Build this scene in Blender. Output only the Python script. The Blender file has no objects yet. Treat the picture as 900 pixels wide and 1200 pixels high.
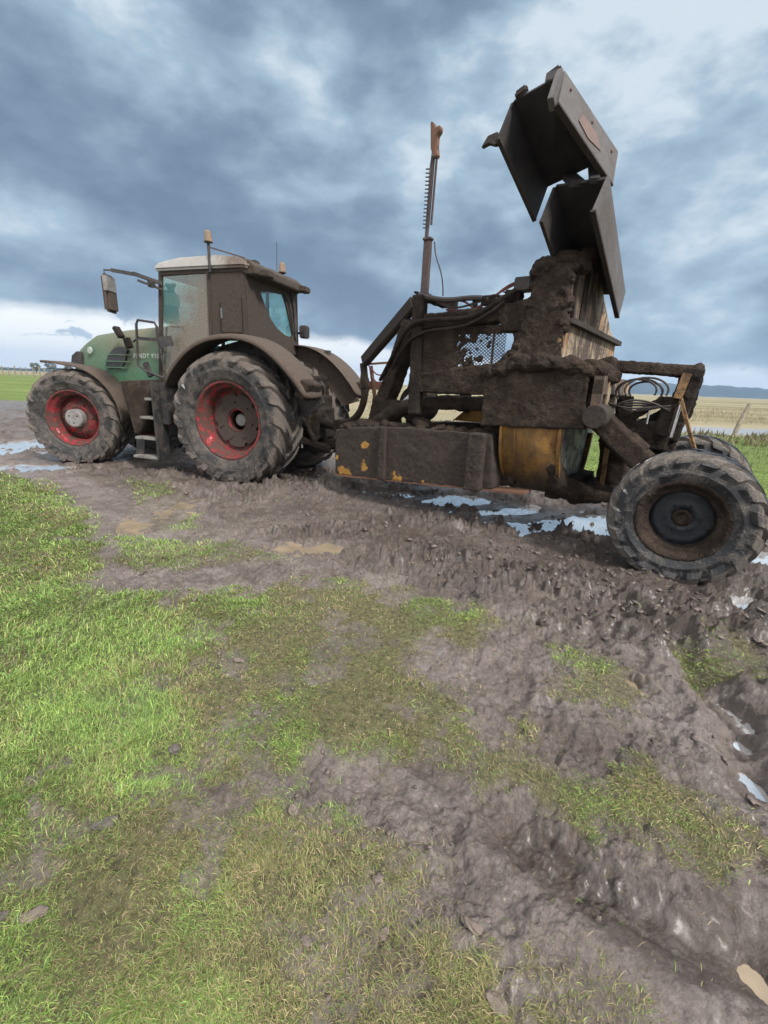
import bpy, bmesh, math, random
import numpy as np
from math import sin, cos, pi, radians
from mathutils import Vector, Matrix
random.seed(7); rng = np.random.default_rng(11)
S = bpy.context.scene; COL = S.collection

# ------------------------------------------------------------------ materials
def newmat(name):
    m = bpy.data.materials.new(name); m.use_nodes = True
    nt = m.node_tree; b = nt.nodes['Principled BSDF']; return m, nt, b
def nd(nt, typ, **kw):
    n = nt.nodes.new(typ)
    for k, v in kw.items():
        if k.startswith('i_'): n.inputs[k[2:].replace('_', ' ')].default_value = v
        else: setattr(n, k, v)
    return n
def ramp(nt, src, stops, interp='LINEAR'):
    r = nt.nodes.new('ShaderNodeValToRGB'); r.color_ramp.interpolation = interp
    e = r.color_ramp.elements
    while len(e) < len(stops): e.new(0.5)
    for x, (p, c) in zip(e, stops):
        x.position = p; x.color = (*c, 1) if len(c) == 3 else c
    nt.links.new(src, r.inputs[0]); return r.outputs[0]
def noise(nt, scale, detail=6, rough=0.6, coord='Object', dist=0.0, stretch=None):
    tc = nt.nodes.new('ShaderNodeTexCoord'); n = nt.nodes.new('ShaderNodeTexNoise')
    n.inputs['Scale'].default_value = scale; n.inputs['Detail'].default_value = detail
    n.inputs['Roughness'].default_value = rough; n.inputs['Distortion'].default_value = dist
    if stretch:
        mp = nt.nodes.new('ShaderNodeMapping'); mp.inputs['Scale'].default_value = stretch
        nt.links.new(tc.outputs[coord], mp.inputs[0]); nt.links.new(mp.outputs[0], n.inputs['Vector'])
    else: nt.links.new(tc.outputs[coord], n.inputs['Vector'])
    return n.outputs['Fac']
def mix(nt, fac, a, b, typ='RGBA'):
    m = nt.nodes.new('ShaderNodeMix'); m.data_type = typ
    A, B, O = (6, 7, 2) if typ == 'RGBA' else (2, 3, 0)
    for idx, v in ((0, fac), (A, a), (B, b)):
        if isinstance(v, bpy.types.NodeSocket): nt.links.new(v, m.inputs[idx])
        elif idx == 0 or typ != 'RGBA': m.inputs[idx].default_value = v
        else: m.inputs[idx].default_value = (*v, 1)
    return m.outputs[O]
def math_(nt, op, a, b=None, clamp=False):
    m = nt.nodes.new('ShaderNodeMath'); m.operation = op; m.use_clamp = clamp
    for i, v in enumerate((a, b)):
        if v is None: continue
        if isinstance(v, bpy.types.NodeSocket): nt.links.new(v, m.inputs[i])
        else: m.inputs[i].default_value = v
    return m.outputs[0]
def bump(nt, b, h, strength, dist, prev=None):
    n = nt.nodes.new('ShaderNodeBump'); n.inputs['Strength'].default_value = strength
    n.inputs['Distance'].default_value = dist; nt.links.new(h, n.inputs['Height'])
    if prev is not None: nt.links.new(prev, n.inputs['Normal'])
    nt.links.new(n.outputs[0], b.inputs['Normal']); return n.outputs[0]
def smooth(nt, x, lo, hi):
    m = nt.nodes.new('ShaderNodeMapRange'); m.interpolation_type = 'SMOOTHSTEP'
    nt.links.new(x, m.inputs[0]); m.inputs[1].default_value = lo; m.inputs[2].default_value = hi
    return m.outputs[0]

def plain(name, c1, c2, rough=0.6, scale=6, metallic=0.0, bmp=0.3, bd=0.01, spec=0.5):
    m, nt, b = newmat(name)
    f = noise(nt, scale, 8, 0.65)
    nt.links.new(ramp(nt, f, [(0.3, c1), (0.7, c2)]), b.inputs['Base Color'])
    b.inputs['Roughness'].default_value = rough; b.inputs['Metallic'].default_value = metallic
    b.inputs['Specular IOR Level'].default_value = spec
    bump(nt, b, noise(nt, scale * 9, 6, 0.7), bmp, bd); return m
MUDC = ((0.014, 0.009, 0.0065), (0.036, 0.0248, 0.018), (0.092, 0.067, 0.050))
def crusted(name, c=MUDC, scale=5, rough=0.85, bmp=0.9, bd=0.03):
    m, nt, b = newmat(name)
    f = noise(nt, scale, 10, 0.7); g = noise(nt, scale * 10, 8, 0.75)
    h = math_(nt, 'ADD', math_(nt, 'MULTIPLY', f, 0.6), math_(nt, 'MULTIPLY', g, 0.4))
    nt.links.new(ramp(nt, h, [(0.38, c[0]), (0.52, c[1]), (0.66, c[2])]), b.inputs['Base Color'])
    b.inputs['Roughness'].default_value = rough; b.inputs['Specular IOR Level'].default_value = 0.25
    n1 = bump(nt, b, noise(nt, scale * 4, 10, 0.75), bmp, bd)
    v = nt.nodes.new('ShaderNodeTexVoronoi'); v.inputs['Scale'].default_value = scale * 13
    tc = nt.nodes.new('ShaderNodeTexCoord'); nt.links.new(tc.outputs['Object'], v.inputs['Vector'])
    bump(nt, b, v.outputs['Distance'], bmp * 0.5, bd * 0.4, n1); return m
def soiled(name, paint, dirt=((0.07, 0.055, 0.045), (0.14, 0.115, 0.098)), cover=0.5, scale=3, rough=0.4, metallic=0.0,
           soft=0.08, grad=None, stretch=None, dscale=30, rust=None, spots=None, radial=None):
    """paint showing through dried mud; cover 0..1 = share covered; grad=(axis, at, per metre) adds more dirt along an axis"""
    m, nt, b = newmat(name)
    f = noise(nt, scale, 10, 0.68, dist=0.4, stretch=stretch)
    fine = noise(nt, dscale, 6, 0.7)
    x = math_(nt, 'ADD', math_(nt, 'MULTIPLY', f, 0.75), math_(nt, 'MULTIPLY', fine, 0.25))
    if grad:
        tc = nt.nodes.new('ShaderNodeTexCoord'); sp = nt.nodes.new('ShaderNodeSeparateXYZ')
        nt.links.new(tc.outputs['Object'], sp.inputs[0])
        g = math_(nt, 'MULTIPLY', math_(nt, 'SUBTRACT', sp.outputs['XYZ'.index(grad[0])], grad[1]), grad[2])
        x = math_(nt, 'ADD', x, g)
    if radial:
        tc = nt.nodes.new('ShaderNodeTexCoord'); mp = nt.nodes.new('ShaderNodeMapping'); mp.inputs['Scale'].default_value = (1, 0, 1); nt.links.new(tc.outputs['Object'], mp.inputs[0])
        ln_ = nt.nodes.new('ShaderNodeVectorMath'); ln_.operation = 'LENGTH'; nt.links.new(mp.outputs[0], ln_.inputs[0]); R0_, lh_ = radial; q_ = ln_.outputs['Value']
        band_ = math_(nt, 'MULTIPLY', smooth(nt, q_, R0_ * .90, R0_ * .97), math_(nt, 'SUBTRACT', 1.0, smooth(nt, q_, R0_ + lh_ * .35, R0_ + lh_ * .85)))
        x = math_(nt, 'ADD', x, math_(nt, 'SUBTRACT', math_(nt, 'MULTIPLY', band_, .16), math_(nt, 'MULTIPLY', smooth(nt, q_, R0_ + lh_ * .35, R0_ + lh_ * .9), .06)))
    if spots:
        tc = nt.nodes.new('ShaderNodeTexCoord'); mp = nt.nodes.new('ShaderNodeMapping'); mp.inputs['Scale'].default_value = (1, 0, 1); nt.links.new(tc.outputs['Object'], mp.inputs[0])
        for sx, sz, sr in spots:
            dn = nt.nodes.new('ShaderNodeVectorMath'); dn.operation = 'DISTANCE'; nt.links.new(mp.outputs[0], dn.inputs[0]); dn.inputs[1].default_value = (sx, 0, sz)
            wv = math_(nt, 'ADD', dn.outputs['Value'], math_(nt, 'MULTIPLY', math_(nt, 'SUBTRACT', f, .5), .35))
            x = math_(nt, 'SUBTRACT', x, math_(nt, 'MULTIPLY', math_(nt, 'SUBTRACT', 1.0, smooth(nt, wv, sr * .7, sr)), .5))
    th = 0.5 + (0.5 - cover) * 0.5
    k = smooth(nt, x, th - soft, th + soft)
    dc = ramp(nt, fine, [(0.3, dirt[0]), (0.7, dirt[1])])
    pc = ramp(nt, noise(nt, 9, 6, 0.6), [(0.35, tuple(v * 0.82 for v in paint)), (0.65, paint)])
    if rust:
        pc = mix(nt, smooth(nt, noise(nt, 7, 8, 0.7, stretch=stretch), 0.48, 0.6), pc, rust)
    nt.links.new(mix(nt, k, pc, dc), b.inputs['Base Color'])
    nt.links.new(mix(nt, k, rough, 0.9, 'FLOAT'), b.inputs['Roughness'])
    b.inputs['Metallic'].default_value = metallic
    bump(nt, b, math_(nt, 'MULTIPLY', k, math_(nt, 'ADD', fine, 0.4)), 0.6, 0.012); return m

MT = {}
MT['crust'] = crusted('dried_mud_crust')
MT['crust_dark'] = crusted('dark_mud_crust', ((0.010, 0.0075, 0.006), (0.024, 0.017, 0.013), (0.05, 0.037, 0.029)))
MT['fender'] = soiled('muddy_fender', (0.035, 0.04, 0.04), ((0.042, 0.029, 0.021), (0.088, 0.064, 0.049)), 0.92, 2.5, 0.6)
MT['beam'] = soiled('mud_over_yellow', (0.36, 0.185, 0.035), ((0.014, 0.0095, 0.007), (0.048, 0.034, 0.026)), 0.93, 5.5, 0.55, soft=0.012, grad=('Z', 0.5, 0.2), spots=((-4.24, .43, .085), (-4.17, .41, .07), (-3.86, .55, .06), (-3.86, .63, .05), (-3.84, .86, .05), (-3.6, .45, .05), (-3.32, .46, .075), (-3.25, .45, .05), (-2.9, .47, .03), (-4.36, .6, .02)))
MT['yellow'] = soiled('worn_yellow_steel', (0.25, 0.125, 0.020), ((0.03, 0.02, 0.013), (0.08, 0.05, 0.028)), 0.50, 3.0, 0.5, soft=0.14, grad=('Z', 0.85, -0.28), stretch=(1, 1, 0.4), rust=(0.16, 0.07, 0.015))
MT['chute'] = soiled('scoured_pale_steel', (0.34, 0.265, 0.185), ((0.03, 0.021, 0.016), (0.10, 0.075, 0.058)), 0.52, 6, 0.7, soft=0.05, stretch=(1, 1, 0.28), rust=(0.24, 0.125, 0.05))
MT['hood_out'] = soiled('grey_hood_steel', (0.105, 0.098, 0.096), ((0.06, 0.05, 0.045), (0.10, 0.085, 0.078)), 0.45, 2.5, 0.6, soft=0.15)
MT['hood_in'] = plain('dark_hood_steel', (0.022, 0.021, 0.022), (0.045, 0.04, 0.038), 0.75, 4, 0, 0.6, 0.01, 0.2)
MT['patch'] = plain('bare_orange_patch', (0.17, 0.105, 0.085), (0.11, 0.085, 0.078), 0.7)
MT['rotor'] = soiled('scoured_grey_rotor', (0.42, 0.43, 0.41), ((0.10, 0.085, 0.07), (0.2, 0.18, 0.16)), 0.38, 4, 0.45, 0.3, soft=0.1)
MT['rubber'] = soiled('muddy_rubber', (0.018, 0.018, 0.019), ((0.055, 0.045, 0.038), (0.17, 0.148, 0.13)), 0.50, 4.5, 0.45, soft=0.12, dscale=60)
MT['rubber2'] = soiled('wet_muddy_rubber', (0.017, 0.018, 0.021), ((0.045, 0.038, 0.034), (0.19, 0.17, 0.155)), 0.47, 5, 0.38, soft=0.1, dscale=60)
for k_, R0_, lh_ in (('rubR', .997, .078), ('rubF', .829, .066)): MT[k_] = soiled('muddy_rubber', (0.016, 0.016, 0.017), ((0.050, 0.039, 0.032), (0.16, 0.135, 0.118)), 0.46, 4.5, 0.42, soft=0.10, dscale=60, radial=(R0_, lh_))
MT['rubT'] = soiled('wet_muddy_rubber', (0.015, 0.016, 0.019), ((0.042, 0.033, 0.028), (0.17, 0.148, 0.13)), 0.40, 5, 0.36, soft=0.09, dscale=60, radial=(.569, .046))
MT['red'] = soiled('red_rim_paint', (0.30, 0.010, 0.018), ((0.035, 0.016, 0.012), (0.10, 0.052, 0.042)), 0.56, 9, 0.42, soft=0.05, dscale=70)
MT['redm'] = soiled('red_disc_under_mud', (0.28, 0.018, 0.02), ((0.03, 0.021, 0.016), (0.07, 0.052, 0.042)), 0.80, 6, 0.5, soft=0.03)
MT['hubgrey'] = soiled('grey_hub', (0.25, 0.245, 0.24), ((0.12, 0.1, 0.09), (0.2, 0.18, 0.17)), 0.5, 9, 0.5, soft=0.1)
MT['green'] = soiled('green_paint', (0.055, 0.145, 0.08), ((0.085, 0.085, 0.055), (0.15, 0.14, 0.10)), 0.5, 1.6, 0.38, soft=0.22, grad=('Z', 2.05, 0.35))
MT['white'] = soiled('white_roof', (0.44, 0.425, 0.40), ((0.13, 0.10, 0.083), (0.24, 0.195, 0.165)), 0.45, 2.0, 0.5, soft=0.12, grad=('X', -0.45, 0.7))
MT['cab'] = soiled('muddy_cab_panel', (0.03, 0.03, 0.03), ((0.028, 0.020, 0.015), (0.062, 0.045, 0.035)), 0.95, 3, 0.5, soft=0.1)
MT['black'] = soiled('black_plastic', (0.018, 0.018, 0.02), ((0.045, 0.036, 0.03), (0.085, 0.068, 0.056)), 0.42, 5, 0.5, soft=0.12)
MT['step'] = soiled('worn_step_metal', (0.24, 0.23, 0.21), ((0.06, 0.048, 0.04), (0.13, 0.11, 0.095)), 0.45, 9, 0.6, soft=0.1)
MT['frame'] = soiled('mud_splashed_frame', (0.06, 0.045, 0.03), ((0.014, 0.010, 0.008), (0.045, 0.033, 0.026)), 0.8, 6, 0.6)
MT['rust'] = plain('rusty_steel', (0.09, 0.04, 0.025), (0.17, 0.09, 0.055), 0.8, 12, 0, 0.5, 0.01)
MT['rustyellow'] = soiled('rusty_yellow_bar', (0.24, 0.135, 0.05), ((0.06, 0.035, 0.02), (0.12, 0.07, 0.045)), 0.42, 9, 0.6, soft=0.05)
MT['mast'] = soiled('muddy_mast', (0.05, 0.03, 0.032), ((0.05, 0.036, 0.035), (0.1, 0.07, 0.065)), 0.6, 6, 0.6, soft=0.1)
MT['hose'] = plain('rubber_hose', (0.016, 0.014, 0.014), (0.055, 0.042, 0.036), 0.6, 14)
MT['redhose'] = plain('red_cable', (0.16, 0.03, 0.03), (0.10, 0.045, 0.04), 0.6, 14)
MT['chrome'] = plain('bright_rod', (0.6, 0.6, 0.6), (0.4, 0.39, 0.38), 0.25, 8, 0.9, 0.1)
MT['amber'] = soiled('amber_lens', (0.28, 0.14, 0.06), ((0.12, 0.09, 0.06), (0.2, 0.16, 0.12)), 0.5, 6, 0.3)
MT['rimblue'] = soiled('dark_blue_wheel_disc', (0.008, 0.011, 0.016), ((0.014, 0.012, 0.011), (0.04, 0.034, 0.03)), 0.32, 6, 0.5, soft=0.1)
MT['letter'] = plain('pale_lettering', (0.22, 0.27, 0.23), (0.45, 0.48, 0.45), 0.5, 30)
MT['wood'] = plain('weathered_post', (0.17, 0.14, 0.105), (0.30, 0.26, 0.2), 0.9, 9)
MT['wire'] = plain('fence_wire', (0.25, 0.25, 0.25), (0.15, 0.14, 0.13), 0.5, 8, 0.7)
MT['screen'] = plain('screen_black', (0.02, 0.02, 0.02), (0.03, 0.03, 0.03), 0.3)

def glassmat(name, tint, dirtcover, alpha=0.75, grad=None):
    m, nt, b = newmat(name)
    out = [n for n in nt.nodes if n.type == 'OUTPUT_MATERIAL'][0]
    tr = nd(nt, 'ShaderNodeBsdfTransparent'); tr.inputs[0].default_value = (*tint, 1)
    gl = nd(nt, 'ShaderNodeBsdfGlossy'); gl.inputs['Roughness'].default_value = 0.06
    df = nd(nt, 'ShaderNodeBsdfDiffuse')
    fine = noise(nt, 45, 8, 0.8); big = noise(nt, 2.5, 8, 0.7)
    nt.links.new(ramp(nt, fine, [(0.3, (0.10, 0.08, 0.065)), (0.7, (0.26, 0.235, 0.2))]), df.inputs[0])
    m1 = nd(nt, 'ShaderNodeMixShader'); m1.inputs[0].default_value = 1 - alpha
    nt.links.new(tr.outputs[0], m1.inputs[1]); nt.links.new(gl.outputs[0], m1.inputs[2])
    x = math_(nt, 'ADD', math_(nt, 'MULTIPLY', big, 0.45), math_(nt, 'MULTIPLY', fine, 0.55))
    if grad:
        tc = nt.nodes.new('ShaderNodeTexCoord'); sp = nt.nodes.new('ShaderNodeSeparateXYZ')
        nt.links.new(tc.outputs['Object'], sp.inputs[0])
        for ax, at, per in grad:
            x = math_(nt, 'ADD', x, math_(nt, 'MULTIPLY', math_(nt, 'SUBTRACT', sp.outputs['XYZ'.index(ax)], at), per))
    k = math_(nt, 'MULTIPLY', smooth(nt, x, 0.62 - dirtcover * 0.35, 0.86 - dirtcover * 0.35), 0.92)
    m2 = nd(nt, 'ShaderNodeMixShader')
    nt.links.new(k, m2.inputs[0]); nt.links.new(m1.outputs[0], m2.inputs[1]); nt.links.new(df.outputs[0], m2.inputs[2])
    nt.links.new(m2.outputs[0], out.inputs[0]); return m
MT['glass'] = glassmat('dusty_glass', (0.74, 0.84, 0.76), 0.62, 0.86, [('Z', 2.75, -0.22), ('X', -1.2, 0.28)])
MT['glassR'] = glassmat('splashed_rear_glass', (0.80, 0.92, 0.90), 0.3, 0.86)

# ------------------------------------------------------------------ mesh helpers
class MB:
    def __init__(s): s.bm = bmesh.new()
    def _add(s, vs, fs):
        v = [s.bm.verts.new(p) for p in vs]
        for f in fs:
            try: s.bm.faces.new([v[i] for i in f])
            except ValueError: pass
        return v
    def box(s, c, d, rot=None):
        x, y, z = (k / 2 for k in d); M = rot.to_matrix() if rot is not None else Matrix.Identity(3)
        vs = [Vector(c) + M @ Vector((a * x, b * y, e * z)) for e in (-1, 1) for b in (-1, 1) for a in (-1, 1)]
        s._add(vs, [(0, 2, 3, 1), (4, 5, 7, 6), (0, 1, 5, 4), (2, 6, 7, 3), (0, 4, 6, 2), (1, 3, 7, 5)]); return s
    def beam(s, a, b, w, h, up=(0, 0, 1)):
        a, b = Vector(a), Vector(b); d = (b - a).normalized(); u = Vector(up)
        if abs(d.dot(u)) > 0.95: u = Vector((1, 0, 0))
        r = d.cross(u).normalized(); u = r.cross(d)
        vs = [p + r * (i * w / 2) + u * (j * h / 2) for p in (a, b) for j in (-1, 1) for i in (-1, 1)]
        s._add(vs, [(0, 1, 3, 2), (4, 6, 7, 5), (0, 4, 5, 1), (2, 3, 7, 6), (0, 2, 6, 4), (1, 5, 7, 3)]); return s
    def tube(s, pts, r, n=8, cap=True, smooth_it=0):
        P = [Vector(p) for p in pts]
        for _ in range(smooth_it):
            Q = [P[0]]
            for a, b in zip(P, P[1:]): Q += [a * .75 + b * .25, a * .25 + b * .75]
            P = Q + [P[-1]]
        rs = r if isinstance(r, (list, tuple)) else [r] * len(P)
        if len(rs) != len(P): rs = list(np.interp(np.linspace(0, 1, len(P)), np.linspace(0, 1, len(rs)), rs))
        rings = []; up = Vector((0.13, 0.21, 0.97))
        for i, p in enumerate(P):
            d = (P[min(i + 1, len(P) - 1)] - P[max(i - 1, 0)]).normalized()
            if abs(d.dot(up)) > 0.97: up = Vector((1, 0.1, 0))
            a = d.cross(up).normalized(); b = d.cross(a)
            rings.append([s.bm.verts.new(p + (a * cos(t) + b * sin(t)) * rs[i]) for t in [2 * pi * k / n for k in range(n)]])
        for A, B in zip(rings, rings[1:]):
            for k in range(n): s.bm.faces.new((A[k], A[(k + 1) % n], B[(k + 1) % n], B[k]))
        if cap: s.bm.faces.new(rings[0][::-1]); s.bm.faces.new(rings[-1])
        return s
    def prism(s, poly, ext):            # planar polygon (3D points) extruded by vector
        e = Vector(ext); n = len(poly); P = [Vector(p) for p in poly]
        s._add(P + [p + e for p in P], [tuple(range(n)), tuple(range(2 * n - 1, n - 1, -1))] + [(i, (i + 1) % n, n + (i + 1) % n, n + i) for i in range(n)])
        return s
    def lathe(s, prof, n=48, axis='Y', c=(0, 0, 0), a0=0, a1=2 * pi, closed=True):   # prof (radius, along)
        full = abs(a1 - a0 - 2 * pi) < 1e-6; m = n if full else n + 1; c = Vector(c)
        def P(r, t, a):
            return c + (Vector((r * cos(a), t, r * sin(a))) if axis == 'Y' else Vector((t, r * cos(a), r * sin(a))) if axis == 'X' else Vector((r * cos(a), r * sin(a), t)))
        R = [[s.bm.verts.new(P(r, t, a0 + (a1 - a0) * k / n)) for r, t in prof] for k in range(m)]
        L = len(prof)
        for k in range(n):
            A, B = R[k], R[(k + 1) % m]
            for i in range(L if closed else L - 1):
                j = (i + 1) % L
                try: s.bm.faces.new((A[i], A[j], B[j], B[i]))
                except ValueError: pass
        if not full and closed:
            s.bm.faces.new(R[0]); s.bm.faces.new(R[-1][::-1])
        return s
    def build(s, name, mat, parent=None, sm=False, bev=0.0):
        bmesh.ops.remove_doubles(s.bm, verts=s.bm.verts, dist=1e-5) if sm else None
        bmesh.ops.recalc_face_normals(s.bm, faces=s.bm.faces)
        if bev:
            es = [e for e in s.bm.edges if len(e.link_faces) == 2 and e.calc_face_angle(0) > 0.6]
            bmesh.ops.bevel(s.bm, geom=es, offset=bev, segments=2, affect='EDGES', clamp_overlap=True)
        me = bpy.data.meshes.new(name); s.bm.to_mesh(me); s.bm.free()
        me.materials.append(MT[mat] if isinstance(mat, str) else mat)
        if sm: me.polygons.foreach_set('use_smooth', [True] * len(me.polygons))
        o = bpy.data.objects.new(name, me); COL.objects.link(o); o.parent = parent
        return o
def bake(o, angle=None):
    dg = bpy.context.evaluated_depsgraph_get(); dg.update()
    me = bpy.data.meshes.new_from_object(o.evaluated_get(dg)); o.modifiers.clear()
    old = o.data; o.data = me; me.name = o.name; bpy.data.meshes.remove(old)
    return o
TEX = {}
def dtex(size, typ='CLOUDS', depth=4):
    k = (size, typ)
    if k not in TEX:
        t = bpy.data.textures.new('lumps', typ); t.noise_scale = size
        if typ == 'CLOUDS': t.noise_depth = depth
        TEX[k] = t
    return TEX[k]
def crust(o, voxel=0.02, amp=0.03, size=0.12, amp2=0.012, sm=True):
    r = o.modifiers.new('r', 'REMESH'); r.mode = 'VOXEL'; r.voxel_size = voxel; r.use_smooth_shade = sm
    for a, sz in ((amp * .9, size * 2.6), (amp, size), (amp2, size * 0.28)):
        d = o.modifiers.new('d', 'DISPLACE'); d.texture = dtex(sz); d.strength = a; d.mid_level = 0.4
    return bake(o)
def tag(o, label=None, cat=None, group=None, kind=None):
    if label: o['label'] = label
    if cat: o['category'] = cat
    if group: o['group'] = group
    if kind: o['kind'] = kind
    return o
def empty(name, loc=(0, 0, 0), rz=0, parent=None, rot=None):
    o = bpy.data.objects.new(name, None); o.empty_display_size = 0.2; COL.objects.link(o)
    o.location = loc; o.rotation_euler = rot or (0, 0, rz); o.parent = parent; return o
def npmesh(name, V, F, mat, nper, col=None, smooth=False):
    me = bpy.data.meshes.new(name); n = len(F)
    me.vertices.add(len(V)); me.vertices.foreach_set('co', np.ascontiguousarray(V, np.float32).ravel())
    me.loops.add(F.size); me.loops.foreach_set('vertex_index', F.ravel().astype(np.int32))
    me.polygons.add(n); me.polygons.foreach_set('loop_start', (np.arange(n) * nper).astype(np.int32))
    if smooth: me.polygons.foreach_set('use_smooth', np.ones(n, bool))
    if col is not None:
        for k, c in col.items():
            if c.ndim == 1:
                a = me.attributes.new(k, 'FLOAT', 'POINT'); a.data.foreach_set('value', c.astype(np.float32))
            else:
                a = me.attributes.new(k, 'FLOAT_COLOR', 'POINT')
                cc = np.ones((len(V), 4), np.float32); cc[:, :3] = c; a.data.foreach_set('color', cc.ravel())
    me.update(calc_edges=True); me.materials.append(mat)
    o = bpy.data.objects.new(name, me); COL.objects.link(o); return o

# ------------------------------------------------------------------ numpy noise
def _h(ix, iy, seed):
    n = (ix.astype(np.int64) * 374761393 + iy.astype(np.int64) * 668265263 + seed * 974711) & 0x7fffffff
    n = ((n ^ (n >> 13)) * 1274126177) & 0x7fffffff
    return ((n ^ (n >> 16)) & 0xffff) / 65535.0
def vn(x, y, seed=0):
    ix = np.floor(x); iy = np.floor(y); fx = x - ix; fy = y - iy
    u = fx * fx * fx * (fx * (fx * 6 - 15) + 10); v = fy * fy * fy * (fy * (fy * 6 - 15) + 10)
    a = _h(ix, iy, seed); b = _h(ix + 1, iy, seed); c = _h(ix, iy + 1, seed); d = _h(ix + 1, iy + 1, seed)
    return (a + (b - a) * u) * (1 - v) + (c + (d - c) * u) * v
def fbm(x, y, seed=0, o=4, g=0.5):
    s = 0; A = 1; T = 0
    for k in range(o):
        ca, sa = cos(0.7 * k), sin(0.7 * k)
        s = s + A * vn((x * ca - y * sa) * 2.03 ** k + 17.3 * k, (x * sa + y * ca) * 2.03 ** k - 9.1 * k, seed + k); T += A; A *= g
    return s / T
def billow(x, y, seed=0, o=3):
    s = 0; A = 1; T = 0
    for k in range(o):
        s = s + A * (1 - np.abs(2 * vn(x * 2.1 ** k + 5 * k, y * 2.1 ** k, seed + k) - 1)); T += A; A *= 0.5
    return s / T
def sst(x, a, b):
    t = np.clip((x - a) / (b - a), 0, 1); return t * t * (3 - 2 * t)
def sd_poly(x, y, P):           # signed distance, + inside
    P = np.array(P); d = np.full(x.shape, 1e9); ins = np.zeros(x.shape, bool)
    for (x0, y0), (x1, y1) in zip(P, np.roll(P, -1, 0)):
        ex, ey = x1 - x0, y1 - y0; wx, wy = x - x0, y - y0
        t = np.clip((wx * ex + wy * ey) / (ex * ex + ey * ey + 1e-12), 0, 1)
        d = np.minimum(d, (wx - ex * t) ** 2 + (wy - ey * t) ** 2)
        if y0 != y1: ins ^= ((y0 > y) != (y1 > y)) & (x < ex * (y - y0) / ey + x0)
    return np.where(ins, 1, -1) * np.sqrt(d)
def d_line(x, y, P):
    d = np.full(x.shape, 1e9)
    for (x0, y0), (x1, y1) in zip(P, P[1:]):
        ex, ey = x1 - x0, y1 - y0; t = np.clip(((x - x0) * ex + (y - y0) * ey) / (ex * ex + ey * ey), 0, 1)
        d = np.minimum(d, np.hypot(x - x0 - ex * t, y - y0 - ey * t))
    return d

# ------------------------------------------------------------------ ground layout (metres, camera stands at 0,0)
GA = [(-7.46, 7.42), (-6.44, 7.24), (-5.46, 6.8), (-4.07, 5.56), (-2.99, 4.48), (-2.53, 3.7), (-2.27, 3.2), (-1.63, 3.1), (-1.29, 3.28), (-0.35, 3.53), (0.17, 3.33), (0.63, 3.12), (1.04, 2.94), (0.74, 2.72), (0.32, 2.64), (0.24, 2.27), (0.54, 2.0), (0.54, 1.76), (0.32, 1.65), (0.0, 1.63), (-0.23, 1.62), (-0.41, 1.59), (-0.69, 1.6), (-0.81, 1.53), (-0.76, 1.37), (-0.52, 1.44), (-0.36, 1.35), (-0.12, 1.29), (0.11, 1.22), (0.19, 1.05), (0.29, 0.94), (0.39, 0.84), (0.44, 0.76), (0.44, 0.3), (-3.6, -1.58), (-12, -2), (-14, 9)]
GC = [(1.17, 2.6), (1.43, 2.67), (1.58, 2.35), (1.39, 2.04), (1.12, 1.97), (1.01, 2.09)]
GD = [(0.43, 1.7), (0.69, 1.88), (0.85, 2.01), (0.79, 1.77), (0.79, 1.65), (1.01, 1.61), (1.26, 1.65), (1.33, 1.52), (1.51, 1.41), (1.54, 1.32), (1.9, 1.28), (1.76, 1.03), (1.45, 1.21), (1.16, 1.24), (0.87, 1.29), (0.73, 1.37), (0.67, 1.51), (0.49, 1.54)]
GE = [(1.94, 2.65), (2.53, 2.91), (2.58, 2.69), (2.19, 2.23), (1.83, 2.14)]
GF = [(0.45, 0.97), (0.65, 0.93), (0.8, 0.84), (0.75, 0.73), (0.43, 0.53)]
GG = [(-2.92, 4.48), (-1.97, 4.4), (-1.04, 4.3), (-0.88, 3.97), (-1.89, 3.66), (-2.51, 3.8)]
GH = [(-4.25, 7.17), (-3.46, 6.98), (-2.38, 5.39), (-2.02, 4.74), (-2.65, 4.66)]
FAR = [(-60, 30), (-20, 25), (-10.6, 16.5), (-0.94, 12.4), (1.83, 11.4), (3.1, 10.2), (4.6, 8.35), (5.6, 7.6), (7.2, 6.6), (10, 5.2), (20, 4), (60, 3), (9000, 0), (9000, 9000), (-9000, 9000), (-9000, 40)]
SILVER = [(2.24, 5.9, 1.25, 0.85), (1.35, 6.5, 0.9, 0.5), (0.66, 6.77, 0.9, 0.4), (-.2, 6.95, .6, .3), (-8.42, 10.3, 1.3, 1.6), (-6.3, 7.94, 1.1, 0.4), (3.15, 3.42, 0.24, 0.2), (4.17, 4.6, 0.3, 0.5), (1.99, 2.05, 0.05, 0.13), (1.73, 1.60, 0.045, 0.09), (1.86, 1.84, .035, .06), (5.3, 6.0, 0.6, 0.5)]
TAN = [(-2.78, 5.53, 0.36, 0.95), (-0.69, 4.29, 0.55, 0.2), (0.33, 4.0, 0.24, 0.10), (2.71, 3.27, 0.12, 0.09), (2.3, 3.3, 0.12, 0.07), (1.53, 2.27, 0.05, 0.07), (1.06, 3.24, 0.16, 0.04)]
RUT = [(0.55, 1.38), (0.72, 1.22), (1.0, 1.04), (1.5, .88), (2.4, .7)]
CHAN = [(2.1, 2.75), (1.93, 2.37), (1.88, 1.94), (1.70, 1.56)]
DEEP = [(1.22, 0.93, 0.06, 0.09)]
Z_SIL, Z_TAN, Z_DEEP = -0.052, -0.020, -0.112
def edgenoise(x, y): return (fbm(x * 5, y * 5, 3, 4) - 0.5) * 0.35 + (fbm(x * 22, y * 22, 8, 3) - 0.5) * 0.14
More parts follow.
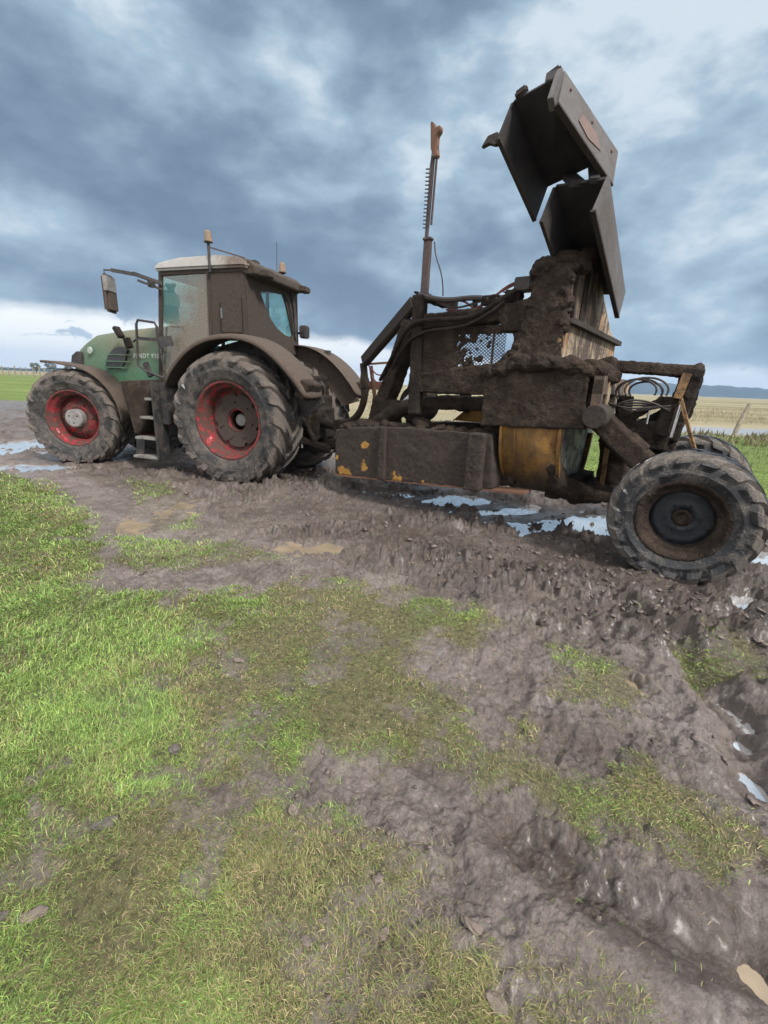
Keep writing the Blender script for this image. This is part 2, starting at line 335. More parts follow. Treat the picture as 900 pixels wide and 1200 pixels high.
def grassmask(x, y):
    e = edgenoise(x, y)
    g = sst(sd_poly(x, y, GA) + e * 1.3, -0.12, 0.14)
    for P, w in ((GC, .8), (GD, .95), (GE, .85), (GF, .6), (GG, .6), (GH, .4)):
        g = np.maximum(g, w * sst(sd_poly(x, y, P) + e * 0.9, -0.05, 0.10))
    # bare scuffs inside the trampled grass
    sc = sst(fbm(x * 3.4 + 3, y * 3.4, 21, 4, .6), 0.56, 0.66) * (.25 + .75 * sst(x, -1.9, -0.9)) * 0.62
    sc = np.maximum(sc, .8 * (1 - sst(d_line(x, y, [(-1.33, 1.53), (-1.42, 1.46), (-1.1, 1.06)]) + e * .15, .015, .04)) * (fbm(x * 20, y * 20, 4, 2) > .4))
    sc = np.maximum(sc, .7 * (1 - sst(d_line(x, y, [(-3.35, 4.3), (-2.75, 4.25)]) + e * .3, .02, .09)))
    g = g * (1 - sc)
    f = sst(sd_poly(x, y, FAR) + e * 2.2, -0.1, 0.4)
    return np.maximum(g, f), f
def terr(x, y):
    if x.size > 40000:
        p = [terr1(x[i:i + 32768], y[i:i + 32768]) for i in range(0, x.size, 32768)]
        return tuple(np.concatenate(q) for q in zip(*p))
    return terr1(x, y)
def chunked(f, x, y): return np.concatenate([f(x[i:i + 32768], y[i:i + 32768]) for i in range(0, x.size, 32768)])
def terr1(x, y):
    g, f = grassmask(x, y)
    r = np.hypot(x, y); fade = 1 - sst(r, 14, 30)
    h = (fbm(x * 0.5, y * 0.5, 40, 3) - 0.5) * 0.07 * fade
    # along / across the wheel lane
    ca, sa = 0.819, -0.574; u = x * ca + y * sa; v = -x * sa + y * ca
    mud = (1 - g)
    lane = sst(y - (4.1 - 0.62 * x), -0.9, 0.3)                       # churned strip next to the machines
    rough = (billow(u * 1.6, v * 3.4, 50, 3) - 0.55) * 0.07 * (0.35 + lane)
    rough += (fbm(x * 5, y * 5, 53, 4, 0.6) - 0.5) * (0.05 + 0.07 * lane)
    rough += (billow(x * 11, y * 11, 57, 2) - 0.6) * (0.010 + 0.026 * lane)
    rough += lane * ((billow(u * 1.3, v * 4.6, 51, 3) - .55) * .07 + (fbm(u * 3, v * 9, 52, 3) - .5) * .05)
    rough += (fbm(x * 26, y * 26, 58, 4, 0.7) - 0.5) * (0.026 + .014 * lane) + (billow(x * 19 + 3, y * 19, 61, 2) - .6) * .008
    rough += sst(fbm(x * 16, y * 16, 59, 3), .56, .72) * (0.008 + 0.03 * lane) - sst(fbm(x * 13, y * 13, 60, 3), .58, .7) * .012
    right = sst(x, 1.2, 2.2) * (1 - sst(y, 3.0, 3.6))
    rough += right * (billow(u * 2.2 + 4, v * 4.0, 63, 4) - 0.5) * 0.16
    rough = rough * (0.42 + 0.95 * sst(fbm(x * .8 + 2, y * 1.3, 44, 3), .40, .58))
    h = h + mud * rough * (0.25 + 0.75 * fade)
    h = h - 0.018 * mud + g * ((fbm(x * 7, y * 7, 66, 3) - 0.5) * 0.02 + 0.006) * fade
    sm = (fbm(u * 1.1, v * 15, 47, 3, .6) - .5) * .05 + np.abs(vn(u * 7.5 + 2 * vn(v * 3, u, 5), v * 1.6, 48) - .5) * .045
    h = h + sm * mud * sst(fbm(u * .7, v * 1.1, 49, 2), .4, .6) * fade * (1 - .5 * lane)
    # foreground wheel track: a smoother shallow trough
    h = h - 0.028 * np.exp(-(d_line(x, y, [(-0.9, 1.6), (0.3, 1.5), (0.75, 1.15), (1.3, 0.8), (1.8, 0.5)]) / 0.2) ** 2)
    dr = d_line(x, y, RUT); h = h + mud * (.028 * np.exp(-((dr - .17) / .06) ** 2) - .045 * np.exp(-(dr / .10) ** 2) * (.6 + .8 * vn(u * 9, v * 3, 33)))
    h = h - 0.08 * np.exp(-(d_line(x, y, CHAN) / 0.10) ** 2) + 0.04 * np.exp(-((d_line(x, y, CHAN) - 0.2) / 0.09) ** 2) * mud
    # spoil thrown up against the wheels
    for (wx, wy, s, a) in ((2.35, 3.75, .35, .05), (3.1, 3.35, .3, .05), (-2.2, 6.75, .5, .06), (-1.5, 6.9, .4, .06), (-0.7, 6.9, .7, .09), (0.1, 6.6, .6, .05), (-5.6, 8.0, .4, .03)):
        h = h + a * np.exp(-((x - wx) ** 2 + (y - wy) ** 2) / s ** 2) * (0.3 + billow(x * 6, y * 6, 71, 3))
    for lst, lev, dep, ro in ((SILVER, Z_SIL, 0.040, 0.056), (TAN, Z_TAN, 0.012, 0.016), (DEEP, Z_DEEP, .01, .012)):
        for (cx, cy, a, b) in lst:
            q_ = min(1.0, .25 + min(a, b)); d = np.hypot((x - cx) / a, (y - cy) / b) + (fbm(x * 4 / q_, y * 4 / q_, 80, 4, .6) - 0.5) * 1.5
            w = (1 - sst(d, 0.6, 1.15)) if ro > .02 else (1 - sst(d, .35, 1.0))
            peek = (fbm(x * 5, y * 9, 84, 4, 0.6) - 0.47) * ro * 2.2 + (billow(x * 13, y * 13, 85, 2) - 0.6) * ro * 0.5
            h = h * (1 - w) + w * (lev - dep + peek * (1 if ro > .02 else .5))
            d0 = np.hypot((x - cx) / a, (y - cy) / b); ring = sst(d0, 1.02, 1.22) * (1 - sst(d0, 1.5, 2.2))
            h = h + ring * np.maximum(lev + .008 + (fbm(x * 9, y * 9, 88, 2) - .3) * .02 - h, 0)
    # ditch with open water beyond the near field, low flats further out
    dw = y - (25.0 + 0.02 * x); h = h - 0.36 * np.exp(-(dw / 3.0) ** 2) * sst(x, 8, 14); h = h + .72 * sst(-x, 24, 40) * sst(y, 34, 52) * (1 - sst(y, 120, 200))
    ms = sst(r, 200, 900); h = h - 0.6 * ms
    return h, g, f

def axis_x():
    a = [0.0]; 
    while a[-1] < 4500:
        x = a[-1]; st = max(0.0095, 0.0078 * x) if x < 14 else (x * 0.035)
        a.append(x + st)
    a = np.array(a); return np.concatenate([-a[:0:-1], a])
def axis_y():
    a = [0.45]
    while a[-1] < 5000:
        y = a[-1]; st = max(0.0085, 0.0062 * y) if y < 26 else y * 0.03
        a.append(y + st)
    b = -np.array([5, 4, 3, 2, 1.5, 1.1, .8, .5, .25, 0, -.15, -.3]); return np.concatenate([[-400, -100, -40, -15, -8], b, a])
gx, gy = axis_x(), axis_y(); GX, GY = np.meshgrid(gx, gy)
X, Y = GX.ravel(), GY.ravel(); H, G, FM = terr(X, Y)
nx, ny = len(gx), len(gy); i = np.arange(nx * ny).reshape(ny, nx)
F = np.stack([i[:-1, :-1], i[:-1, 1:], i[1:, 1:], i[1:, :-1]], -1).reshape(-1, 4)

def ground_mat():
    m, nt, b = newmat('mud_and_turf')
    def attr(n):
        a = nt.nodes.new('ShaderNodeAttribute'); a.attribute_name = n; return a.outputs['Fac']
    g, f, far = attr('grass'), attr('field'), attr('straw')
    lane = attr('churn'); n1 = noise(nt, 2.2, 8, 0.65); n2 = noise(nt, 30, 8, 0.7); n3 = noise(nt, 140, 6, 0.7)
    x = math_(nt, 'ADD', math_(nt, 'MULTIPLY', n1, 0.5), math_(nt, 'MULTIPLY', n2, 0.5))
    mud = ramp(nt, x, [(0.36, (0.125, 0.100, 0.089)), (0.5, (0.225, 0.186, 0.168)), (0.62, (0.32, 0.272, 0.25))])
    turf = ramp(nt, n2, [(0.34, (0.06, 0.052, 0.028)), (0.52, (0.15, 0.14, 0.065)), (0.68, (0.23, 0.195, 0.12))])
    nf = noise(nt, 0.35, 8, 0.7, stretch=(0.35, 1, 1)); nf2 = noise(nt, 6, 6, 0.7)
    fg = ramp(nt, math_(nt, 'ADD', math_(nt, 'MULTIPLY', nf, .5), math_(nt, 'MULTIPLY', nf2, .5)), [(0.38, (0.09, 0.12, 0.04)), (0.55, (0.14, 0.19, 0.06)), (0.68, (0.21, 0.25, 0.11))])
    st = ramp(nt, noise(nt, 0.05, 10, 0.75, stretch=(0.25, 1, 1)), [(0.38, (0.12, 0.115, 0.06)), (0.5, (0.225, 0.20, 0.125)), (0.62, (0.32, 0.275, 0.195))])
    crevice_shade = smooth(nt, noise(nt, 34, 5, .7, dist=.6), .56, .66); wetc = ramp(nt, x, [(0.36, (0.035, 0.025, 0.020)), (0.5, (0.085, 0.064, 0.053)), (0.64, (0.16, 0.125, 0.105))]); mud = mix(nt, math_(nt, 'MULTIPLY', lane, .8), mud, wetc); pt = smooth(nt, noise(nt, 1.7, 7, .65, dist=.5), .50, .60); mud = mix(nt, math_(nt, 'MULTIPLY', pt, .45), mud, (0.08, 0.058, 0.044)); mud = mix(nt, math_(nt, 'MULTIPLY', crevice_shade, .5), mud, (0.06, 0.043, 0.034)); c = mix(nt, g, mud, turf); c = mix(nt, f, c, fg); c = mix(nt, far, c, st)  # fine dark noise stands in for shade in the mud crevices
    nt.links.new(c, b.inputs['Base Color'])
    wet = smooth(nt, noise(nt, 1.1, 5, 0.6), 0.42, 0.62)
    wet = math_(nt, 'MAXIMUM', wet, lane); rg = mix(nt, wet, 0.6, 0.26, 'FLOAT'); gl = smooth(nt, noise(nt, 3.6, 7, .65, dist=.4), .47, .60); nt.links.new(math_(nt, 'MULTIPLY', math_(nt, 'MULTIPLY', gl, math_(nt, 'ADD', math_(nt, 'MULTIPLY', wet, .5), .08)), math_(nt, 'SUBTRACT', 1.0, g, True)), b.inputs['Coat Weight']); b.inputs['Coat Roughness'].default_value = .32; rg = mix(nt, smooth(nt, n3, 0.35, 0.65), rg, math_(nt, 'ADD', rg, 0.1), 'FLOAT')
    rg = mix(nt, g, rg, 0.9, 'FLOAT'); rg = mix(nt, f, rg, 1.0, 'FLOAT'); nt.links.new(rg, b.inputs['Roughness'])
    nt.links.new(mix(nt, f, 0.5, 0.1, 'FLOAT'), b.inputs['Specular IOR Level'])
    p = bump(nt, b, noise(nt, 14, 12, 0.8), 1.0, 0.05)
    p = bump(nt, b, n3, 1.0, 0.010, p)
    return m
straw = sst(GY.ravel() - 19 + (fbm(X * .2, Y * .2, 5) - .5) * 6, 0, 3) * sst(X / (Y + 1), -.45, -.2) + sst(Y, 70, 110)
# brown worked band on the left between the lane and the green field
band = np.exp(-((Y + 0.25 * X - 14.5) / 3.2) ** 2) * sst(-X, 9, 13)
G2 = G * (1 - band); FM2 = FM * (1 - band)
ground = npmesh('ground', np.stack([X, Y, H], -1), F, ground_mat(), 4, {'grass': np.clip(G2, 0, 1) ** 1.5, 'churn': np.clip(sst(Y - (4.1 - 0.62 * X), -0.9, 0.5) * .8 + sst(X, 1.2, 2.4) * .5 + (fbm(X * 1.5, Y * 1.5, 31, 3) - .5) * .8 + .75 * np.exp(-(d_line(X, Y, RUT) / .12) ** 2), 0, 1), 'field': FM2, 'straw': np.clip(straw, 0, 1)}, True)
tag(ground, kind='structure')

def water(name, cx, cy, a, b, z, mat):
    mb = MB(); n = 40; water.k = getattr(water, 'k', 0) + 1; z -= .0017 * (water.k % 7)
    v = [mb.bm.verts.new((cx + a * cos(2 * pi * k / n), cy + b * sin(2 * pi * k / n), z)) for k in range(n)]; mb.bm.faces.new(v)
    return tag(mb.build(name, mat), kind='structure')
mw, nt, b = newmat('silver_puddle_water'); b.inputs['Base Color'].default_value = (0.80, 0.80, 0.80, 1); b.inputs['Metallic'].default_value = .7; nt.links.new(mix(nt, smooth(nt, noise(nt, 6, 6, .65), .5, .62), .03, .28, 'FLOAT'), b.inputs['Roughness'])
b.inputs['Roughness'].default_value = 0.05; b.inputs['IOR'].default_value = 2.1; b.inputs['Specular IOR Level'].default_value = 0.9; bump(nt, b, noise(nt, 14, 3, 0.5), 0.05, 0.01)
b.inputs['Coat Weight'].default_value = 0.6; b.inputs['Coat Roughness'].default_value = 0.03
mtan, nt, b = newmat('silty_puddle_water')
nt.links.new(ramp(nt, noise(nt, 5, 6, .6), [(0.35, (0.17, 0.135, 0.095)), (0.65, (0.26, 0.205, 0.14))]), b.inputs['Base Color'])
b.inputs['Roughness'].default_value = 0.12; bump(nt, b, noise(nt, 18, 3, 0.5), 0.06, 0.01)
for (cx, cy, a, bb) in SILVER: water('puddle_water', cx, cy, a * 1.25, bb * 1.25, Z_SIL, mw)
for (cx, cy, a, bb) in TAN: water('puddle_water', cx, cy, a * 1.3, bb * 1.3, Z_TAN, mtan)
for (cx, cy, a, bb) in DEEP: water('puddle_water', cx, cy, a * 1.3, bb * 1.3, Z_DEEP + .0017 * ((water.k + 1) % 7), mtan)
mb = MB(); mb._add([(9, 22.0, -0.17), (120, 23.5, -0.17), (120, 31, -0.17), (9, 29, -0.17)], [(0, 1, 2, 3)])
mch, nt, b = newmat('ditch_water'); b.inputs['Base Color'].default_value = (0.40, 0.38, 0.36, 1); b.inputs['Roughness'].default_value = 0.25; b.inputs['Metallic'].default_value = .5
tag(mb.build('water', mch), kind='structure')

# hills to the right, low rise far left
def ridge(name, az0, az1, dist, prof, mat, thick=900):
    n = 160; V = []; 
    for k in range(n + 1):
        t = k / n; a = radians(az0 + (az1 - az0) * t)
        hh = prof(t); 
        for r_, z in ((dist, -2), (dist + thick * .25, hh * .75), (dist + thick * .5, hh), (dist + thick, -2)):
            V.append((sin(a) * r_, cos(a) * r_, z))
    V = np.array(V); F = []
    for k in range(n):
        for j in range(3):
            p = k * 4 + j; F.append((p, p + 4, p + 5, p + 1))
    return tag(npmesh(name, V, np.array(F), mat, 4, None, True), kind='structure')
mh, nt, b = newmat('haze_tinted_woods'); b.inputs['Roughness'].default_value = 1; b.inputs['Specular IOR Level'].default_value = 0
nt.links.new(ramp(nt, noise(nt, 0.006, 8, 0.7, stretch=(1, 1, 3)), [(0.4, (0.022, 0.04, 0.05)), (0.6, (0.045, 0.062, 0.06))]), b.inputs['Base Color'])  # bluish base colour has some distance haze painted in
def hp(t):
    e = np.interp(t, [0, .12, .3, .5, .62, .75, .9, 1], [0.2, .9, 1.25, 1.05, 0.72, .62, .5, .35])
    return (e + 0.035 * math.sin(t * 130) + 0.03 * math.sin(t * 311 + 1)) * 3400 * pi / 180 + 3
ridge('hills', 10, 62, 3000, hp, mh)
ridge('low_hills', -62, -22, 1500, lambda t: (0.45 + 0.25 * math.sin(t * 9) + .04 * math.sin(t * 60)) * 1600 * pi / 180, mh, 400)

# ------------------------------------------------------------------ grass
def grass_mesh():
    N = 1450000
    r = np.exp(rng.uniform(np.log(0.55), np.log(15), N)); th = rng.uniform(radians(-58), radians(52), N)
    x, y = r * np.sin(th), r * np.cos(th)
    k0 = chunked(lambda p, q: grassmask(p, q)[0], x, y) + .006 > rng.random(N); x, y, r = x[k0], y[k0], r[k0]; N = len(x)
    h, g, f = terr(x, y)
    lawn = sst(-x - 0.55 * (3.2 - np.abs(y - 3)) * 0 - 1.25 + (fbm(x * 1.3, y * 1.3, 90, 3) - .5) * 1.4, -0.35, 0.35)      # lush left side
    lush2 = sst(fbm(x * 1.9, y * 1.9, 91, 3), 0.46, 0.64)
    thin = sst(fbm(x * 4, y * 4, 95, 3), 0.3, 0.5)
    keep = rng.random(N) < np.clip(0.24 + 0.64 * lawn + 0.44 * lush2 * thin + .5 * f, 0, 1)
    cl = sst(fbm(x * 9, y * 9, 97, 2), .4, .6); keep &= rng.random(N) < (0.55 + 0.45 * cl)
    stray = (rng.random(N) < 0.3 * (1 - g) * (1 - f))
    keep |= stray
    x, y, h, r, lawn, lush2, f = (a[keep] for a in (x, y, h, r, lawn, lush2, f)); n = len(x)
    for (cx, cy, a, b2) in SILVER + TAN + DEEP: h = np.where(np.hypot((x - cx) / a, (y - cy) / b2) < 1.2, -1, h)
    flow = fbm(x * 0.9, y * 0.9, 99, 2) * 12
    yaw = flow + rng.normal(0, 1.3, n)
    lod = np.clip(r / 1.5, 0.8, 5)
    ln = rng.uniform(0.010, 0.038, n) * (0.8 + 0.35 * lawn) * (1 + 0.05 * lod)
    tuft = sst(fbm(x * 14, y * 14, 141, 2), .60, .74); ln = ln * (1 + .9 * tuft)
    long_ = rng.random(n) < 0.02; ln = np.where(long_, ln * 1.5, ln)
    w = rng.uniform(0.0007, 0.0016, n) * lod * 0.78
    lean = np.clip(rng.normal(1.24 - 0.36 * lawn, 0.28, n), 0.1, 1.53)
    bend = rng.uniform(0.1, 0.6, n)
    dx, dy = np.cos(yaw), np.sin(yaw); px, py = -dy, dx
    V = np.zeros((n, 5, 3), np.float32)
    l1 = ln * 0.5; c1 = lean * .75; c2 = np.minimum(lean + bend, 1.75)
    z0 = h - 0.003
    mx, mz = l1 * np.sin(c1), l1 * np.cos(c1); ex, ez = mx + l1 * np.sin(c2), mz + l1 * np.cos(c2)
    tw = rng.normal(0, 0.6, n)
    for k, (s, w_) in enumerate(((-1, 1), (1, 1))):
        V[:, k, 0] = x + px * w * s; V[:, k, 1] = y + py * w * s; V[:, k, 2] = z0
        V[:, 2 + k, 0] = x + dx * mx + px * w * s * .8; V[:, 2 + k, 1] = y + dy * mx + py * w * s * .8; V[:, 2 + k, 2] = z0 + mz + 0.002 + s * w * .5 * tw
    V[:, 4, 0] = x + dx * ex; V[:, 4, 1] = y + dy * ex; V[:, 4, 2] = z0 + np.maximum(ez, 0.004)
    b0 = np.arange(n) * 5
    F = np.concatenate([np.stack([b0, b0 + 1, b0 + 3], -1), np.stack([b0, b0 + 3, b0 + 2], -1), np.stack([b0 + 2, b0 + 3, b0 + 4], -1)])
    green = np.array([0.12, 0.18, 0.04]); lime = np.array([0.28, 0.37, 0.10]); olive = np.array([0.20, 0.20, 0.08]); strw = np.array([0.33, 0.26, 0.145]); brown = np.array([0.19, 0.15, 0.095]); vivid = np.array([0.15, 0.25, 0.07])
    q = rng.random(n); patch = fbm(x * 3.2, y * 3.2, 103, 3)
    L = lawn * 0.85 + (1 - lawn) * lush2 * 0.6
    C = np.where((q < 0.30)[:, None], green, np.where((q < 0.62)[:, None], lime, vivid)) * np.ones((n, 1))
    D = np.where((q < 0.42)[:, None], olive, np.where((q < 0.68)[:, None], strw, np.where((q < 0.84)[:, None], brown, green * 1.1)))
    pick = rng.random(n) < np.clip(L + (patch - 0.5) * 1.5, 0.06, 0.92)
    C = np.where(pick[:, None], C, D)
    C = np.where((f > .5)[:, None], np.where((q < .5)[:, None], green, lime), C)
    C = C * rng.uniform(0.6, 1.3, n)[:, None] * (.95 + .7 * fbm(x * 5.5, y * 5.5, 107, 3))[:, None] * np.array([1.0, 1, 1])
    m, nt, b = newmat('grass_blades'); a = nt.nodes.new('ShaderNodeAttribute'); a.attribute_name = 'Col'
    nt.links.new(a.outputs['Color'], b.inputs['Base Color']); b.inputs['Roughness'].default_value = 0.55
    b.inputs['Specular IOR Level'].default_value = 0.3
    out = [k for k in nt.nodes if k.type == 'OUTPUT_MATERIAL'][0]
    tl = nd(nt, 'ShaderNodeBsdfTranslucent'); nt.links.new(a.outputs['Color'], tl.inputs[0])
    ms = nd(nt, 'ShaderNodeMixShader'); ms.inputs[0].default_value = 0.3
    nt.links.new(b.outputs[0], ms.inputs[1]); nt.links.new(tl.outputs[0], ms.inputs[2]); nt.links.new(ms.outputs[0], out.inputs[0])
    o = npmesh('grass', V.reshape(-1, 3), F, m, 3, {'Col': np.repeat(C, 5, 0)})
    tag(o, 'short trampled green and yellowed grass growing between the mud patches', 'grass', kind='stuff')
grass_mesh()

def tall_grass():          # scrubby bank before the ditch, marsh stems beyond it, tufts in the far field
    n = 42000
    y = np.concatenate([rng.uniform(12.5, 21.3, 12000), rng.uniform(29.5, 60, 14000), rng.uniform(11, 22, 16000)])
    x = np.concatenate([rng.uniform(-4, 30, 12000), rng.uniform(-20, 75, 14000), rng.uniform(-14, 26, 16000)])
    zone = np.repeat([0, 1, 2], [12000, 14000, 16000])
    cl = fbm(x * .9, y * .9, 120, 3); h, g, f = terr(x, y)
    keep = (f > .5) & (rng.random(n) < sst(cl, .32, .6)) & ((zone != 0) | (y > 19.5 - .34 * (x - 2)))
    x, y, h, zone, cl = x[keep], y[keep], h[keep], zone[keep], cl[keep]; n = len(x)
    ln = np.choose(zone, [rng.uniform(.08, .34, n), rng.uniform(.2, .55, n), rng.uniform(.04, .13, n)]) * (0.6 + cl * .8)
    w = np.choose(zone, [rng.uniform(.02, .05, n), rng.uniform(.015, .03, n), rng.uniform(.012, .025, n)])
    yaw = rng.uniform(0, 6.28, n); lean = rng.uniform(.1, .9, n)
    V = np.zeros((n, 3, 3), np.float32); px, py = np.cos(yaw), np.sin(yaw)
    V[:, 0] = np.stack([x - px * w, y - py * w, h - .02], -1); V[:, 1] = np.stack([x + px * w, y + py * w, h - .02], -1)
    ya = rng.uniform(0, 6.28, n)
    V[:, 2] = np.stack([x + np.cos(ya) * ln * np.sin(lean), y + np.sin(ya) * ln * np.sin(lean), h + ln * np.cos(lean)], -1)
    A = np.array([[.15, .14, .07], [.34, .28, .19], [.15, .21, .07]])[zone] * rng.uniform(.6, 1.4, n)[:, None]
    A = np.where((rng.random(n) < .25)[:, None] & (zone == 0)[:, None], np.array([.24, .18, .13]), A)
    F = np.arange(n * 3).reshape(-1, 3)
    o = npmesh('undergrowth', V.reshape(-1, 3), F, bpy.data.materials['grass_blades'], 3, {'Col': np.repeat(A, 3, 0)})
    tag(o, 'rough bank of scrub and pale marsh grass beyond the machines', 'undergrowth', kind='stuff')
tall_grass()

def clods():               # crumbs and lumps of mud scattered over the bare ground
    ico = bmesh.new(); bmesh.ops.create_icosphere(ico, subdivisions=2, radius=1)
    bv = np.array([v.co[:] for v in ico.verts]); bf = np.array([[v.index for v in f.verts] for f in ico.faces]); ico.free()
    N = 26000
    r = np.exp(rng.uniform(np.log(.6), np.log(11), N)); th = rng.uniform(radians(-52), radians(50), N)
    x, y = r * np.sin(th), r * np.cos(th); h, g, f = terr(x, y)
    lane = sst(y - (4.1 - 0.62 * x), -0.9, 0.3)
    pr = (1 - g) * (1 - f) * (0.10 + 0.26 * lane + 0.25 * sst(x, 1.3, 2.2)) * sst(fbm(x * 2, y * 2, 130, 3), .35, .62) + 0.012 * g * (1 - f)
    k = rng.random(N) < pr; x, y, h, r, lane = x[k], y[k], h[k], r[k], lane[k]; n = len(x)
    s = rng.lognormal(0, .6, n) * 0.0036 * np.clip(r / 1.8, .8, 2.2) * (1 + .5 * lane)
    s = np.minimum(s, .021)
    V = np.zeros((n, len(bv), 3)); d = np.clip(rng.normal(0, .34, (n, len(bv))), -.6, .8)
    q = np.stack([rng.uniform(.7, 1.5, n), rng.uniform(.7, 1.4, n), rng.uniform(.4, .9, n)], -1)
    P = bv[None] * (1 + d[..., None]) * q[:, None]; a = rng.uniform(0, 6.28, n); t = rng.normal(0, .4, n)
    X2 = P[..., 0] * np.cos(a)[:, None] - P[..., 1] * np.sin(a)[:, None]; Y2 = P[..., 0] * np.sin(a)[:, None] + P[..., 1] * np.cos(a)[:, None]
    Z2 = P[..., 2] + X2 * np.sin(t)[:, None]
    V = np.stack([X2 * s[:, None] + x[:, None], Y2 * s[:, None] + y[:, None], Z2 * s[:, None] + (h + s * .25)[:, None]], -1)
    F = (bf[None] + (np.arange(n) * len(bv))[:, None, None]).reshape(-1, 3)
    m, nt, b = newmat('loose_mud_crumbs')
    nt.links.new(ramp(nt, noise(nt, 9, 6, .7), [(0.35, (0.07, 0.052, 0.044)), (0.65, (0.17, 0.135, 0.118))]), b.inputs['Base Color'])
    b.inputs['Roughness'].default_value = .5; bump(nt, b, noise(nt, 90, 5, .7), .7, .006)
    o = npmesh('mud_crumbs', V.reshape(-1, 3), F, m, 3, None, True)
    tag(o, 'loose crumbs and lumps of wet grey brown mud over the ground', 'mud', kind='stuff')
clods()

def lump(x, y, a, b_, c, seed, label, flat=False, lt=False):
    h = float(terr(np.array([x]), np.array([y]))[0][0]); mb = MB(); bmesh.ops.create_icosphere(mb.bm, subdivisions=4, radius=1)
    R = random.Random(seed); ph = [R.uniform(0, 9) for _ in range(6)]
    for v in mb.bm.verts:
        p = v.co; k = 1 + .22 * sin(3.1 * p.x + ph[0]) * cos(2.7 * p.y + ph[1]) + .13 * sin(7 * p.z + ph[2] + 5 * p.x) + .06 * sin(17 * p.x + ph[3]) * sin(15 * p.y + ph[4])
        e = 1.0 + (0.35 * p.x if flat else 0)
        v.co = Vector((p.x * a * k, p.y * b_ * k * e, max(p.z, -.4) * c * k))
    o = mb.build('mud_clod', MT['clodL'] if lt else MT['clod'], None, True); o.location = (x, y, h + c * .3 + .004)
    for a_, s_ in ((a * .5, a), (a * .22, a * .3)):
        d = o.modifiers.new('d', 'DISPLACE'); d.texture = dtex(round(s_, 3)); d.strength = a_; d.mid_level = .5; d.texture_coords = 'GLOBAL'
    bake(o)
    o.rotation_euler = (R.uniform(-.15, .15), R.uniform(-.15, .15), R.uniform(0, 6.2))
    return tag(o, label, 'mud clod', 'clods of mud lying on the grass')
MT['clod'] = plain('grey_clod', (0.07, 0.058, 0.05), (0.17, 0.15, 0.135), 0.7, 40, 0, .9, .008)
MT['clodL'] = plain('pale_brown_clod', (0.13, 0.10, 0.082), (0.26, 0.21, 0.175), 0.75, 40, 0, .9, .008)
lump(-1.01, 1.27, .042, .024, .009, 1, 'flat grey leaf shaped clod on the trampled grass left of the foreground mud', True).rotation_euler = (0.05, 0.1, 0.5)
lump(-1.04, 0.96, .036, .017, .014, 2, 'pale brown clod at the lower left with a darker one beside it', lt=True).rotation_euler = (0, 0, .35)
lump(-1.13, 0.955, .016, .018, .012, 3, 'small dark clod at the lower left edge of the photo')
lump(-0.32, 1.39, .026, .02, .016, 4, 'pale clod on the edge where the foreground mud meets grass', lt=True)
lump(-0.93, 1.66, .025, .022, .018, 5, 'rounded dark grey clod on grass just above the foreground mud strip')
lump(0.05, 0.99, .016, .02, .009, 6, 'small pinkish clod in the bottom grass left of the larger pale one', lt=True)
lump(0.33, 1.0, .036, .017, .012, 7, 'long pale clod on mud at the bottom, pointing down to the right', True, True).rotation_euler = (0, 0, -.75)
lump(-0.19, 0.95, .012, .018, .009, 8, 'smallest pinkish clod in the bottom centre grass', lt=True)
lump(-0.85, 2.34, .035, .02, .012, 9, 'flat pale clod on grass in the middle of the trampled lawn', lt=True)
lump(-0.62, 1.92, .022, .025, .014, 10, 'dark clod half sunk in olive grass above the foreground mud strip')
lump(0.37, 0.82, .02, .03, .012, 11, 'buff clod on the muddy grass at the very bottom of the photo', lt=True)
UPK, BKK, SUNE, EXPK, HAZE = 2.6, 1.6, 1.5, 3.2, 1.7e-4
# ------------------------------------------------------------------ wheels
def tyre_mb(R, w, rr, lugs, lug_h, sweep, lw=0.4, bulge=0.52):
    mb = MB(); R0 = R - lug_h
    prof = [(rr, -w * .40), (rr + (R0 - rr) * .12, -w * .455), (rr + (R0 - rr) * .45, -w * bulge), (rr + (R0 - rr) * .75, -w * .505), (R0 * .975, -w * .465), (R0 * .995, -w * .33), (R0 * 1.004, -w * .15)]
    prof = prof + [(r, -t) for r, t in prof[::-1]] + [(rr - .01, w * .3), (rr - .01, -w * .3)]
    mb.lathe(prof, 96)
    st = [(R0 * .99, .02, 0.0), (R0 * .995, -.17, .30), (R0 * .985, -.34, .62), (R0 * .965, -.455, .86), (R0 * .915, -.503, 1.0), (R0 * .855, -.515, 1.06)]
    hh = [lug_h, lug_h, lug_h, lug_h * 1.0, lug_h * .8, lug_h * .12]
    pit = 2 * pi / lugs
    for s in (1, -1):
        for k in range(lugs):
            a0 = k * pit + (0 if s > 0 else pit / 2); rings = []
            jit = random.uniform(-.04, .04) * pit
            for (r, y, t), hgt in zip(st, hh):
                a = a0 + jit + sweep * t; wv = pit * lw * (.82 + .5 * t) / 2; ring = []
                yo = y * w * s * (1 if hgt else 1)
                side = 1 if t < .8 else (.75 if t < .95 else .35)
                for da, top in ((-wv, 0), (-wv * .72, 1), (wv * .72, 1), (wv, 0)):
                    rad = r - .02 + (hgt + .02) * top * side; ypush = (hgt * (1 - side) * .9 * top) * (-1 if y < 0 else 1) * s
                    ring.append(mb.bm.verts.new(((rad) * cos(a + da), yo + ypush, rad * sin(a + da))))
                rings.append(ring)
            for A, B in zip(rings, rings[1:]):
                for q in range(4): mb.bm.faces.new((A[q], A[(q + 1) % 4], B[(q + 1) % 4], B[q]))
            mb.bm.faces.new(rings[0]); mb.bm.faces.new(rings[-1][::-1])
    for v in mb.bm.verts:       # slight bulge where it carries load
        if v.co.z < -R * .72: v.co.y *= 1.0 + .06 * (-v.co.z / R - .72) / .28
    return mb
